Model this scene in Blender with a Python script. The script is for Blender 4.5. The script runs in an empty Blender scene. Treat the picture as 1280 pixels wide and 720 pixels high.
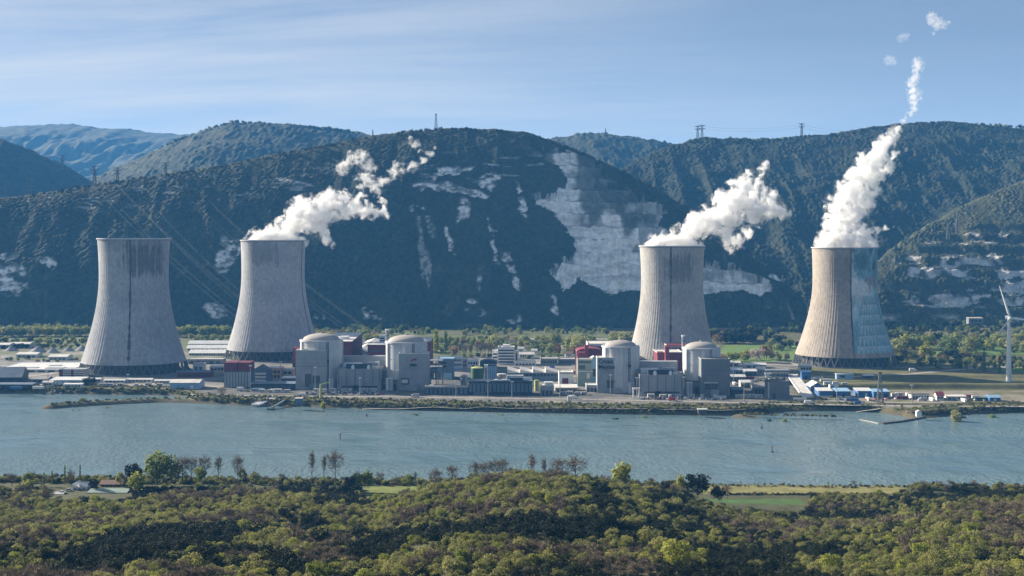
import bpy, math, random
import numpy as np
from mathutils import Vector

# ------------------------------------------------------------------ basics
F, HY, CAMZ = 1744.0, 294.0, 160.0          # focal length in photo pixels, horizon row, eye height (m)
R = math.radians
rng = random.Random(7)
scene = bpy.context.scene
COL = scene.collection


def P(px, py, d):
    return ((px - 640) / F * d, d, CAMZ - (py - HY) / F * d)


def gd(py, z=0.0):                           # distance at which the level z is seen on photo row py
    return (CAMZ - z) * F / (py - HY)


def X(px, d):
    return (px - 640) / F * d


def G(px, py, z=0.0):
    d = gd(py, z)
    return (X(px, d), d, z)


# ------------------------------------------------------------------ noise
def _hash(ix, iy, seed):
    ix = ix.astype(np.int64); iy = iy.astype(np.int64)
    h = (ix * 374761393 + iy * 668265263 + seed * 974634777) & 0xFFFFFFFF
    h = ((h ^ (h >> 13)) * 1274126177) & 0xFFFFFFFF
    h = ((h ^ (h >> 16)) * 2246822519) & 0xFFFFFFFF
    return ((h ^ (h >> 15)) & 0xFFFFFF) / float(0xFFFFFF)


def vnoise(x, y, seed=0):
    x = np.asarray(x, float); y = np.asarray(y, float)
    ix, iy = np.floor(x), np.floor(y)
    fx, fy = x - ix, y - iy
    fx = fx * fx * (3 - 2 * fx); fy = fy * fy * (3 - 2 * fy)
    a = _hash(ix, iy, seed); b = _hash(ix + 1, iy, seed)
    c = _hash(ix, iy + 1, seed); d = _hash(ix + 1, iy + 1, seed)
    return ((a * (1 - fx) + b * fx) * (1 - fy) + (c * (1 - fx) + d * fx) * fy) * 2 - 1


def fbm(x, y, octv=4, seed=0, gain=0.5):
    s = 0.0; a = 1.0; t = 0.0; f = 1.0
    for k in range(octv):
        s = s + a * vnoise(np.asarray(x) * f + 17.3 * k, np.asarray(y) * f - 9.1 * k, seed + k)
        t += a; a *= gain; f *= 2.03
    return s / t


def worley(x, y, seed=0):
    x = np.asarray(x, float); y = np.asarray(y, float)
    ix, iy = np.floor(x), np.floor(y)
    best = np.full(x.shape, 9.0); cid = np.zeros(x.shape)
    for dx in (-1, 0, 1):
        for dy in (-1, 0, 1):
            cx, cy = ix + dx, iy + dy
            jx = cx + _hash(cx, cy, seed); jy = cy + _hash(cx, cy, seed + 51)
            dd = np.hypot(x - jx, y - jy)
            m = dd < best
            best = np.where(m, dd, best)
            cid = np.where(m, _hash(cx, cy, seed + 97), cid)
    return best, cid


def sstep(a, b, x):
    t = np.clip((x - a) / (b - a), 0, 1)
    return t * t * (3 - 2 * t)


def inpoly(px, py, poly):
    px = np.asarray(px); py = np.asarray(py)
    r = np.zeros(px.shape, bool); n = len(poly); j = n - 1
    for i in range(n):
        xi, yi = poly[i]; xj, yj = poly[j]
        if yi != yj:
            c = ((yi > py) != (yj > py)) & (px < (xj - xi) * (py - yi) / (yj - yi) + xi)
            r ^= c
        j = i
    return r


def polydist(px, py, line):
    px = np.asarray(px, float); py = np.asarray(py, float)
    best = np.full(px.shape, 1e9)
    for (x0, y0), (x1, y1) in zip(line[:-1], line[1:]):
        dx, dy = x1 - x0, y1 - y0
        t = np.clip(((px - x0) * dx + (py - y0) * dy) / (dx * dx + dy * dy + 1e-9), 0, 1)
        best = np.minimum(best, np.hypot(px - x0 - t * dx, py - y0 - t * dy))
    return best


# ------------------------------------------------------------------ objects
def link(o, parent=None):
    COL.objects.link(o)
    if parent is not None:
        o.parent = parent
    return o


def tag(o, label=None, cat=None, group=None, kind=None):
    if label: o['label'] = label
    if cat: o['category'] = cat
    if group: o['group'] = group
    if kind: o['kind'] = kind
    return o


def thing(name, label, cat, loc=(0, 0, 0), rz=0.0, group=None):
    o = bpy.data.objects.new(name, None)
    o.empty_display_size = 2
    o.location = loc; o.rotation_euler = (0, 0, rz)
    link(o)
    return tag(o, label, cat, group)


def dup(root, loc, rz=0.0, sc=None, label=None, group=None):
    r = root.copy(); COL.objects.link(r)
    r.location = loc; r.rotation_euler = (0, 0, rz)
    if sc is not None: r.scale = sc if isinstance(sc, tuple) else (sc, sc, sc)
    if label: r['label'] = label
    if group: r['group'] = group
    for ch in list(root.children):
        c = ch.copy(); COL.objects.link(c); c.parent = r
        for g in ch.children:
            d = g.copy(); COL.objects.link(d); d.parent = c
    return r


def raw_mesh(name, V, faces_flat, nper, mats=(), midx=None, smooth=False):
    """V (n,3) array, faces_flat int array with nper corners per face."""
    me = bpy.data.meshes.new(name)
    V = np.asarray(V, np.float32); faces_flat = np.asarray(faces_flat, np.int32)
    nf = len(faces_flat) // nper
    me.vertices.add(len(V)); me.vertices.foreach_set('co', V.ravel())
    me.loops.add(len(faces_flat)); me.loops.foreach_set('vertex_index', faces_flat)
    me.polygons.add(nf)
    me.polygons.foreach_set('loop_start', np.arange(0, nf * nper, nper, dtype=np.int32))
    try:
        me.polygons.foreach_set('loop_total', np.full(nf, nper, np.int32))
    except Exception:
        pass
    for m in mats: me.materials.append(m)
    if midx is not None: me.polygons.foreach_set('material_index', np.asarray(midx, np.int32))
    me.update(calc_edges=True)
    me.polygons.foreach_set('use_smooth', np.full(nf, smooth, bool))
    return me


def set_col(me, rgb, name='col'):
    n = len(me.vertices)
    a = me.attributes.new(name, 'FLOAT_COLOR', 'POINT')
    c = np.ones((n, 4), np.float32); c[:, :3] = np.asarray(rgb).reshape(-1, 3)
    a.data.foreach_set('color', c.ravel())


def grid_faces(ny, nx, wrap=False):
    i = np.arange(ny - 1)[:, None]; j = np.arange(nx if wrap else nx - 1)[None, :]
    j1 = (j + 1) % nx
    f = np.stack([i * nx + j, i * nx + j1, (i + 1) * nx + j1, (i + 1) * nx + j], -1)
    return f.reshape(-1)


class MB:
    """collects simple solids; build() links them as ONE mesh object"""
    def __init__(s): s.v = []; s.f = []; s.m = []; s.k = 0

    def mat(s, k): s.k = k; return s

    def poly(s, pts, faces):
        b = len(s.v); s.v += [tuple(p) for p in pts]
        for f in faces: s.f.append(tuple(b + i for i in f)); s.m.append(s.k)
        return s

    def box(s, x0, x1, y0, y1, z0, z1):
        return s.poly([(x0, y0, z0), (x1, y0, z0), (x1, y1, z0), (x0, y1, z0), (x0, y0, z1), (x1, y0, z1), (x1, y1, z1), (x0, y1, z1)],
                      [(3, 2, 1, 0), (4, 5, 6, 7), (0, 1, 5, 4), (1, 2, 6, 5), (2, 3, 7, 6), (3, 0, 4, 7)])

    def extrude_y(s, prof, y0, y1):           # closed (x,z) outline pushed along y
        n = len(prof)
        pts = [(x, y0, z) for x, z in prof] + [(x, y1, z) for x, z in prof]
        fs = [tuple(range(n)), tuple(range(2 * n - 1, n - 1, -1))]
        fs += [(j, i, i + n, j + n) for i, j in ((i, (i + 1) % n) for i in range(n))]
        return s.poly(pts, fs)

    def extrude_x(s, prof, x0, x1):           # closed (y,z) outline pushed along x
        n = len(prof)
        pts = [(x0, y, z) for y, z in prof] + [(x1, y, z) for y, z in prof]
        fs = [tuple(range(n - 1, -1, -1)), tuple(range(n, 2 * n))]
        fs += [(i, j, j + n, i + n) for i, j in ((i, (i + 1) % n) for i in range(n))]
        return s.poly(pts, fs)

    def lathe(s, prof, n=24, cx=0, cy=0, close=True):
        b = len(s.v)
        for r, z in prof:
            for k in range(n):
                a = 2 * math.pi * k / n
                s.v.append((cx + r * math.cos(a), cy + r * math.sin(a), z))
        for i in range(len(prof) - 1):
            for k in range(n):
                k1 = (k + 1) % n
                s.f.append((b + i * n + k, b + i * n + k1, b + (i + 1) * n + k1, b + (i + 1) * n + k)); s.m.append(s.k)
        if close:
            s.f.append(tuple(b + k for k in range(n - 1, -1, -1))); s.m.append(s.k)
            o = b + (len(prof) - 1) * n
            s.f.append(tuple(o + k for k in range(n))); s.m.append(s.k)
        return s

    def bar(s, p0, p1, r, r1=None, n=4):
        p0, p1 = Vector(p0), Vector(p1); d = (p1 - p0)
        if d.length < 1e-6: return s
        d.normalize()
        u = d.cross(Vector((0, 0, 1)) if abs(d.z) < .95 else Vector((1, 0, 0))).normalized(); w = d.cross(u)
        r1 = r if r1 is None else r1
        pts = []
        for q, rr in ((p0, r), (p1, r1)):
            for k in range(n):
                a = 2 * math.pi * (k + .5) / n
                pts.append(q + u * (rr * math.cos(a)) + w * (rr * math.sin(a)))
        fs = [(k, (k + 1) % n, n + (k + 1) % n, n + k) for k in range(n)]
        fs += [tuple(range(n - 1, -1, -1)), tuple(range(n, 2 * n))]
        return s.poly(pts, fs)

    def build(s, name, mats, parent=None, loc=(0, 0, 0), smooth=False):
        me = bpy.data.meshes.new(name)
        me.from_pydata(s.v, [], s.f)
        if not isinstance(mats, (list, tuple)): mats = [mats]
        for m in mats: me.materials.append(m)
        me.polygons.foreach_set('material_index', s.m)
        if smooth: me.polygons.foreach_set('use_smooth', [True] * len(s.f))
        me.update()
        o = bpy.data.objects.new(name, me); o.location = loc
        if smooth and hasattr(me, 'set_sharp_from_angle'): me.set_sharp_from_angle(angle=R(35))
        return link(o, parent)


# ------------------------------------------------------------------ materials
class NT:
    def __init__(s, tree): s.t = tree

    def n(s, typ, ins=None, **props):
        nd = s.t.nodes.new(typ)
        for k, v in props.items(): setattr(nd, k, v)
        for k, v in (ins or {}).items():
            sock = nd.inputs[k]
            if isinstance(v, bpy.types.NodeSocket): s.t.links.new(v, sock)
            else: sock.default_value = v
        return nd

    def math(s, op, a, b=0.0, c=None):
        d = {0: a, 1: b}
        if c is not None: d[2] = c
        return s.n('ShaderNodeMath', d, operation=op).outputs[0]

    def mix(s, fac, a, b, blend='MIX'):
        nd = s.n('ShaderNodeMix', {0: fac, 6: a, 7: b}, data_type='RGBA', blend_type=blend)
        return nd.outputs[2]

    def ramp(s, fac, stops, interp='LINEAR'):
        nd = s.n('ShaderNodeValToRGB', {0: fac}); cr = nd.color_ramp; cr.interpolation = interp
        while len(cr.elements) < len(stops): cr.elements.new(.5)
        for e, (p, c) in zip(cr.elements, stops):
            e.position = p; e.color = tuple(c) + (1,) if len(c) == 3 else c
        return nd.outputs[0]

    def noise(s, vec, scale, detail=3, rough=.55, out=0):
        d = {'Scale': scale, 'Detail': detail, 'Roughness': rough}
        if vec is not None: d['Vector'] = vec
        return s.n('ShaderNodeTexNoise', d).outputs[out]


def c4(c): return tuple(c) + (1.0,) if len(c) == 3 else c


def new_mat(name):
    m = bpy.data.materials.new(name); m.use_nodes = True
    t = NT(m.node_tree); m.node_tree.nodes.clear()
    out = t.n('ShaderNodeOutputMaterial')
    return m, t, out


def surf(name, col, rough=.7, var=.25, scale=.25, metal=0.0, streak=0.0, fine=1.5, spec=.3, bump=0.0):
    """plain painted / concrete surface with uneven tone, fine grain and optional vertical run marks"""
    m, t, out = new_mat(name)
    tc = t.n('ShaderNodeTexCoord').outputs['Object']
    a = t.noise(tc, scale, 4); b = t.noise(tc, fine, 2)
    lo = tuple(max(0, c * (1 - var)) for c in col); hi = tuple(min(1, c * (1 + var)) for c in col)
    base = t.mix(t.n('ShaderNodeMapRange', {0: a, 1: .3, 2: .7, 3: 0, 4: 1}).outputs[0], c4(lo), c4(hi))
    base = t.mix(t.math('MULTIPLY', t.n('ShaderNodeMapRange', {0: b, 1: .35, 2: .65, 3: 0, 4: 1}).outputs[0], .35 * var * 2), base, c4(tuple(c * .6 for c in col)))
    if streak > 0:
        mp = t.n('ShaderNodeMapping', {0: tc, 3: (1, 1, .06)}).outputs[0]
        s = t.noise(mp, .8, 3)
        base = t.mix(t.math('MULTIPLY', t.n('ShaderNodeMapRange', {0: s, 1: .5, 2: .75, 3: 0, 4: 1}).outputs[0], streak), base, c4(tuple(c * .45 for c in col)))
    d = {'Base Color': base, 'Roughness': rough, 'Metallic': metal, 'Specular IOR Level': spec}
    if bump > 0:
        d['Normal'] = t.n('ShaderNodeBump', {'Height': b, 'Strength': bump, 'Distance': .3}).outputs[0]
    bs = t.n('ShaderNodeBsdfPrincipled', d)
    t.t.links.new(bs.outputs[0], out.inputs[0])
    return m


def attr_mat(name, rough=.85, fine_scale=.4, fine_amt=.35, bump=0.0, bump_scale=.3):
    m, t, out = new_mat(name)
    col = t.n('ShaderNodeAttribute', attribute_name='col').outputs[0]
    tc = t.n('ShaderNodeTexCoord').outputs['Object']
    nz = t.noise(tc, fine_scale, 4, .65)
    k = t.n('ShaderNodeMapRange', {0: nz, 1: .25, 2: .75, 3: 1 - fine_amt, 4: 1 + fine_amt}).outputs[0]
    kk = t.n('ShaderNodeCombineXYZ', {0: k, 1: k, 2: k}).outputs[0]
    base = t.mix(1.0, col, kk, 'MULTIPLY')
    d = {'Base Color': base, 'Roughness': rough, 'Specular IOR Level': .2}
    if bump > 0:
        h = t.noise(tc, bump_scale, 4, .6)
        d['Normal'] = t.n('ShaderNodeBump', {'Height': h, 'Strength': bump, 'Distance': 2.0}).outputs[0]
    bs = t.n('ShaderNodeBsdfPrincipled', d)
    t.t.links.new(bs.outputs[0], out.inputs[0])
    return m


def leaf_mat(name, stops, transl=.5, rough=.75):
    """foliage: the tone differs from plant to plant and a little from clump to clump"""
    m, t, out = new_mat(name)
    rnd = t.n('ShaderNodeObjectInfo').outputs['Random']
    tc = t.n('ShaderNodeTexCoord').outputs['Object']
    nz = t.noise(tc, .7, 2)
    f = t.math('ADD', t.math('MULTIPLY', rnd, .75), t.math('MULTIPLY', t.math('SUBTRACT', nz, .35), .7))
    col = t.ramp(f, stops)
    bs = t.n('ShaderNodeBsdfPrincipled', {'Base Color': col, 'Roughness': rough, 'Specular IOR Level': .12})
    tr = t.n('ShaderNodeBsdfTranslucent', {0: col})
    mx = t.n('ShaderNodeMixShader', {0: transl, 1: bs.outputs[0], 2: tr.outputs[0]})
    t.t.links.new(mx.outputs[0], out.inputs[0])
    return m


M = {}
M['concrete'] = surf('concrete', (.31, .33, .355), .85, .18, .06, streak=.35)
M['concrete_dark'] = surf('concrete_dark', (.19, .205, .22), .85, .2, .06, streak=.4)
M['concrete_pale'] = surf('concrete_pale', (.54, .555, .57), .8, .15, .06, streak=.3)
M['concrete_warm'] = surf('concrete_warm', (.42, .375, .33), .85, .18, .06, streak=.3)
M['white'] = surf('white_cladding', (.74, .74, .73), .6, .1, .1, streak=.15)
M['offwhite'] = surf('offwhite_cladding', (.60, .60, .58), .6, .12, .1, streak=.2)
M['roof_grey'] = surf('roof_grey', (.32, .31, .30), .8, .25, .12)
M['roof_pale'] = surf('roof_pale', (.58, .56, .53), .75, .2, .12)
M['roof_white'] = surf('roof_white', (.62, .62, .61), .5, .1, .12)
M['roof_dark'] = surf('roof_dark', (.12, .12, .125), .8, .3, .12)
M['roof_tile'] = surf('roof_tile', (.22, .15, .115), .8, .25, .4)
M['red_clad'] = surf('dark_red_cladding', (.16, .03, .045), .6, .15, .1, streak=.2)
M['red_bright'] = surf('red_cladding', (.26, .055, .07), .5, .15, .1)
M['blue_clad'] = surf('blue_cladding', (.06, .16, .36), .5, .15, .1, streak=.15)
M['blue_light'] = surf('light_blue_cladding', (.28, .45, .62), .5, .12, .1, streak=.15)
M['navy'] = surf('dark_blue_grey_cladding', (.035, .055, .085), .6, .2, .1, streak=.3)
M['slate'] = surf('slate_blue_cladding', (.12, .165, .22), .6, .2, .1, streak=.3)
M['greenish'] = surf('green_grey_cladding', (.22, .29, .26), .7, .2, .1, streak=.3)
M['green_tank'] = surf('dark_green_paint', (.05, .11, .05), .5, .15, .1)
M['lime'] = surf('yellow_green_paint', (.42, .47, .16), .5, .12, .1)
M['orange'] = surf('orange_render', (.50, .30, .18), .8, .15, .1)
M['steel'] = surf('galvanised_steel', (.34, .36, .38), .5, .15, .4, metal=.4)
M['steel_dark'] = surf('dark_steel', (.09, .095, .10), .55, .2, .4, metal=.3)
M['pylon'] = surf('pylon_steel', (.13, .14, .15), .6, .15, .4, metal=.2)
M['turbine'] = surf('turbine_white', (.70, .72, .73), .35, .05, .1)
M['tyre'] = surf('tyre_rubber', (.02, .02, .02), .9, .1, 1)
M['wood'] = surf('weathered_timber', (.16, .12, .085), .85, .3, .8)
M['bark'] = surf('bark', (.10, .08, .06), .9, .35, 1.2)
M['bark_pale'] = surf('pale_bark', (.22, .19, .16), .9, .3, 1.2)
M['heap'] = surf('gravel_heap', (.25, .25, .26), .95, .3, .2, fine=.8)
M['rock'] = surf('quay_stone', (.34, .32, .29), .9, .35, .3)
M['asphalt'] = surf('asphalt', (.16, .155, .15), .9, .25, .08)
M['road_pale'] = surf('pale_road', (.30, .28, .255), .9, .22, .07)
M['lamp'] = surf('lamp_housing', (.8, .82, .84), .4, .03, 1)
gm, gt, go = new_mat('window_glass')
gb = gt.n('ShaderNodeBsdfPrincipled', {'Base Color': (.025, .035, .045, 1), 'Roughness': .12, 'Specular IOR Level': .6})
gt.t.links.new(gb.outputs[0], go.inputs[0]); M['glass'] = gm
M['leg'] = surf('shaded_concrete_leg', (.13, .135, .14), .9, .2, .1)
M['quay_dark'] = surf('dark_quay_stone', (.10, .095, .09), .9, .35, .3)
M['dome'] = surf('dome_concrete', (.37, .345, .325), .85, .2, .08, streak=.2)
CAR_COLS = {'white': (.75, .75, .75), 'silver': (.42, .43, .45), 'black': (.02, .02, .025), 'red': (.35, .03, .03), 'blue': (.05, .12, .32)}
for k, c in CAR_COLS.items():
    M['car_' + k] = surf('car_paint_' + k, c, .25, .04, .5, spec=.5)
# ------------------------------------------------------------------ camera, light, sky, air
SUN_AZ, SUN_EL = -60.0, 23.0                 # azimuth from +Y towards +X, elevation
sc = scene
cam = bpy.data.cameras.new('camera'); co = bpy.data.objects.new('camera', cam); link(co)
cam.sensor_width = 36; cam.lens = F / 1280 * 36; cam.shift_y = -(360 - HY) / 1280
cam.clip_start = 1; cam.clip_end = 60000
co.location = (0, 0, CAMZ); co.rotation_euler = (R(90), 0, 0)
sc.camera = co

sd = Vector((math.sin(R(SUN_AZ)) * math.cos(R(SUN_EL)), math.cos(R(SUN_AZ)) * math.cos(R(SUN_EL)), math.sin(R(SUN_EL))))
sun = bpy.data.lights.new('sun', 'SUN'); so = bpy.data.objects.new('sun', sun); link(so)
sun.energy = 5.0; sun.angle = R(.5); sun.color = (1.0, .88, .71)
so.rotation_euler = sd.to_track_quat('Z', 'Y').to_euler()

w = bpy.data.worlds.new('World'); sc.world = w; w.use_nodes = True
wt = NT(w.node_tree); w.node_tree.nodes.clear()
wo = wt.n('ShaderNodeOutputWorld')
sky = wt.n('ShaderNodeTexSky', sky_type='NISHITA', sun_disc=False, sun_elevation=R(SUN_EL), sun_rotation=R(SUN_AZ),
           altitude=200, air_density=1.0, dust_density=.8, ozone_density=1.0)
dirv = wt.n('ShaderNodeTexCoord').outputs['Generated']
wt.t.links.new(wt.n('ShaderNodeVectorMath', {0: wt.n('ShaderNodeVectorMath', {0: dirv, 1: (1, 1, 3.3)}, operation='MULTIPLY').outputs[0]}, operation='NORMALIZE').outputs[0], sky.inputs['Vector'])
sep = wt.n('ShaderNodeSeparateXYZ', {0: dirv})
zz = wt.math('ADD', wt.math('MAXIMUM', sep.outputs[2], 0.0), .06)
cu = wt.math('DIVIDE', sep.outputs[0], zz); cv = wt.math('DIVIDE', sep.outputs[1], zz)
cvec = wt.n('ShaderNodeCombineXYZ', {0: wt.math('MULTIPLY', cu, .35), 1: wt.math('ADD', cv, wt.math('MULTIPLY', cu, .18)), 2: 0.0}).outputs[0]
warp = wt.noise(cvec, .5, 3, .5, out=1)
cvec2 = wt.n('ShaderNodeVectorMath', {0: cvec, 1: wt.n('ShaderNodeVectorMath', {0: warp, 1: (1.1, 1.1, 0)}, operation='MULTIPLY').outputs[0]}, operation='ADD').outputs[0]
c1 = wt.noise(cvec2, 1.15, 7, .62)
c2 = wt.noise(cvec, .22, 2, .5)
cm = wt.n('ShaderNodeMapRange', {0: c1, 1: .33, 2: .66, 3: 0, 4: 1}).outputs[0]
cov = wt.n('ShaderNodeMapRange', {0: wt.math('ADD', c2, wt.math('MULTIPLY', sep.outputs[0], -1.15)), 1: .30, 2: .78, 3: 0.08, 4: 1}).outputs[0]
cl = wt.math('MULTIPLY', wt.math('MULTIPLY', cm, cov), .85)
skyc = wt.mix(cl, sky.outputs[0], (6.1, 6.0, 5.85, 1))
veil = wt.math('MULTIPLY', wt.math('POWER', 2.718, wt.math('MULTIPLY', wt.math('MAXIMUM', sep.outputs[2], 0.0), -12.0)), .75)
skyc = wt.mix(veil, skyc, (6.7, 6.3, 5.85, 1))
bg = wt.n('ShaderNodeBackground', {0: skyc, 1: .05})
wt.t.links.new(bg.outputs[0], wo.inputs[0])

vs = sc.view_settings
sc.display_settings.display_device = 'sRGB'
vs.view_transform = 'Standard'; vs.look = 'None'; vs.exposure = 1.45; vs.gamma = 1.0; vs.use_curve_mapping = False
cy = sc.cycles
cy.use_denoising = True
cy.max_bounces = 12; cy.diffuse_bounces = 3; cy.glossy_bounces = 3; cy.transmission_bounces = 3
cy.volume_bounces = 8; cy.transparent_max_bounces = 8
cy.volume_step_rate = .22; cy.volume_max_steps = 400
cy.sample_clamp_indirect = 6

if True:
    hz = MB().box(-10600, 10600, -2200, 11600, -11, 905).build('haze', [])
    m, t, out = new_mat('haze_air')
    pv = t.n('ShaderNodeVolumePrincipled', {'Color': (.11, .44, 1.0, 1), 'Density': 0.56e-4, 'Anisotropy': 0.0})
    t.t.links.new(pv.outputs[0], out.inputs['Volume'])
    hz.data.materials.append(m)
    tag(hz, kind='stuff')

# ------------------------------------------------------------------ the ground sheet
FAR_BANK = [(-400, 486), (0, 491.5), (120, 493), (215, 494.5), (236, 497), (243, 504), (300, 507), (400, 509.5), (500, 512.5), (600, 515),
            (700, 517), (800, 518.6), (900, 519.6), (945, 518), (975, 514.6), (1060, 514), (1100, 516), (1125, 519.5), (1140, 522.5),
            (1165, 521.5), (1200, 518.5), (1280, 516), (1700, 512)]
DIKE = [(63, 508.5), (100, 505.5), (143, 503), (200, 500.5), (250, 501.5)]
SPIT = [(925, 520), (985, 521.6), (1046, 522.8)]
_fb = np.array([(X(p, gd(q, -5)), gd(q, -5)) for p, q in FAR_BANK])
NEAR = np.array([(-3000, 925), (-340, 912), (-200, 906), (0, 898), (150, 888), (340, 878), (3000, 870)], float)
_dk = [(X(p, gd(q, -4)), gd(q, -4)) for p, q in DIKE]
_sp = [(X(p, gd(q, -4)), gd(q, -4)) for p, q in SPIT]
ZC = np.array([(-500, 8), (0, 8), (150, 9), (205, 15), (330, 15), (470, 9), (555, 20), (650, 25.5), (760, 22), (860, 12), (920, 5), (1000, 2.5), (1095, 3), (1140, 8), (1200, 12), (1280, 14), (1800, 16)], float)


def ground_z(x, y):
    x = np.asarray(x, float); y = np.asarray(y, float)
    yy = np.maximum(y, 60.0)
    u = 640 + x / yy * F
    zc = np.interp(u, ZC[:, 0], ZC[:, 1])
    z = np.where(y < 400, 55 + (400 - y) * .2375, np.where(y < 760, 55 + (zc - 55) * (y - 400) / 360.0,
        np.where(y < 850, zc + (1.5 - zc) * sstep(760, 850, y), 1.5)))
    z = np.where(y < 0, 150.0, z)
    rip = fbm(x / 95.0, y / 80.0, 3, 5) * 7.0 * sstep(380, 470, y) * (1 - sstep(700, 800, y)) * np.clip(zc / 14.0, .2, 1)
    z = z + rip
    yn = np.interp(x, NEAR[:, 0], NEAR[:, 1])
    yf = np.interp(x, _fb[:, 0], _fb[:, 1]) + vnoise(x / 14, x * 0, 3) * 2
    zn = np.clip(1.5 - (y - yn) * .9, -9, 99)
    zf = np.clip((y - yf) * .55 - 5.0, -9, 0.0)
    far = zf + fbm(x / 60, y / 60, 2, 9) * .25 * (zf > -.5)
    z = np.where(y < yn, z, np.where(y < 1150, np.minimum(z, zn), far))
    lev = np.interp(y, [1446, 1453, 1461, 1510], [0, 5.2, 5.4, 0]) * sstep(1000, 1030, u) * (1 + .25 * fbm(x / 60, y * 0, 2, 12))
    lev2 = np.interp(y, [1560, 1566, 1574, 1600], [0, 2.6, 2.8, 0]) * sstep(1090, 1120, u)
    z = np.where(y > 1400, z + lev + lev2, z)
    for ln, top in ((_dk, -2.0), (_sp, -2.3)):
        dd = polydist(x, y, ln)
        z = np.where((y > 1200) & (dd < 25), np.maximum(z, top - np.clip(dd - 4, 0, 99) * .5), z)
    return z


def mixc(c, col, m):
    m = np.asarray(m)[..., None]
    return c * (1 - m) + np.array(col) * m


def build_ground():
    ys = np.concatenate([[-2000, -1000, -500, 0, 100, 200, 280], np.arange(330, 870, 6), np.arange(870, 935, 3), np.arange(940, 1270, 30),
                         np.arange(1270, 1480, 2.5), np.arange(1480, 1760, 6), np.arange(1760, 2500, 14), [2600, 3000, 4000, 6000, 9000, 11000]]).astype(float)
    xs = np.concatenate([[-10000, -5000, -2500, -1500], np.arange(-1000, 1001, 5), [1500, 2500, 5000, 10000]]).astype(float)
    XX, YY = np.meshgrid(xs, ys)
    Z = ground_z(XX, YY)
    me = raw_mesh('ground', np.stack([XX, YY, Z], -1).reshape(-1, 3), grid_faces(len(ys), len(xs)), 4, [attr_mat('ground_surface', .92, .09, .4)], smooth=True)
    n1 = fbm(XX / 35, YY / 70, 4, 21); n2 = fbm(XX / 9, YY / 16, 3, 31)
    px = 640 + XX / np.maximum(YY, 60) * F; py = HY + CAMZ * F / np.maximum(YY, 60)
    c = np.ones(XX.shape + (3,)) * np.array((.085, .09, .035))                      # rough grass
    c = mixc(c, (.13, .11, .07), sstep(-.1, .5, n1))
    plant = (YY > 1300) & (YY < 1960) & (px < 1000)
    pl = sstep(1310, 1345, YY) * (1 - sstep(1850, 1990, YY)) * (1 - sstep(985, 1010, px))
    pc = np.ones_like(c) * np.array((.17, .165, .155))
    pc = mixc(pc, (.085, .088, .092), sstep(.0, .35, n1)); pc = mixc(pc, (.28, .26, .23), sstep(.1, .5, -n1 + n2 * .4)); pc = mixc(pc, (.075, .078, .08), ((py > 484) & (py < 496)) * .6)  # last mix: shadow before the plant fronts painted in as a darker strip
    pc = mixc(pc, (.10, .11, .05), sstep(.25, .5, n2 + n1 * .3) * .8)
    c = c * (1 - pl[..., None]) + pc * pl[..., None]
    c = mixc(c, (.125, .12, .05), ((px > 1000) & (YY > 1330) & (YY < 1800)) * (.75 + .25 * n1))                # grassy plain right
    c = mixc(c, (.22, .20, .165), ((px > 1010) & (py > 488) & (py < 503)) * sstep(-.15, .25, n1 + n2 * .6) * .85)  # worn yard
    c = mixc(c, (.10, .185, .035), inpoly(px + n1 * 3, py, [(905, 431), (1000, 431), (1000, 452), (895, 454)]) * (.85 + .15 * n2))
    c = mixc(c, (.095, .17, .035), inpoly(px + n1 * 3, py, [(1165, 434), (1330, 430), (1330, 441), (1170, 446)]) * .9)
    c = mixc(c, (.10, .165, .035), inpoly(px + n1 * 3, py, [(1235, 455), (1330, 450), (1330, 468), (1240, 464)]) * .9)
    c = mixc(c, (.10, .125, .045), ((px < 300) & (py > 414) & (py < 450)) * sstep(-.25, .15, n1 + .4 * n2) * .85)
    c = mixc(c, (.10, .12, .045), ((px > 380) & (px < 760) & (py > 414) & (py < 446)) * sstep(-.3, .1, n1 + .3 * n2) * .9)
    # river bank: grass and earth
    yf = np.interp(XX, _fb[:, 0], _fb[:, 1])
    bank = (YY > 1200) * (1 - sstep(28, 44, YY - yf + n2 * 6))
    bc = mixc(np.ones_like(c) * np.array((.07, .08, .03)), (.12, .105, .055), sstep(.1, .5, n2 + n1 * .5))
    c = c * (1 - bank[..., None]) + bc * bank[..., None]
    c = mixc(c, (.09, .08, .06), (Z < -2.5) * .8)
    # near bank fields
    u = px
    nearg = (YY > 790) & (YY < 930)
    c = mixc(c, (.055, .065, .028), nearg * .8)
    c = mixc(c, (.20, .19, .075), nearg * inpoly(u, YY, [(880, 856), (1130, 856), (1130, 884), (880, 884)]) * .95)
    c = mixc(c, (.06, .125, .03), nearg * inpoly(u, YY, [(860, 818), (1003, 821), (998, 838), (860, 838)]) * .95)
    c = mixc(c, (.16, .19, .05), nearg * inpoly(u, YY, [(455, 820), (560, 820), (560, 880), (455, 880)]) * .9)
    c = mixc(c, (.05, .05, .025), (YY < 800) * .7)
    set_col(me, c)
    o = bpy.data.objects.new('ground', me); link(o); tag(o, kind='structure')


build_ground()


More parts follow.
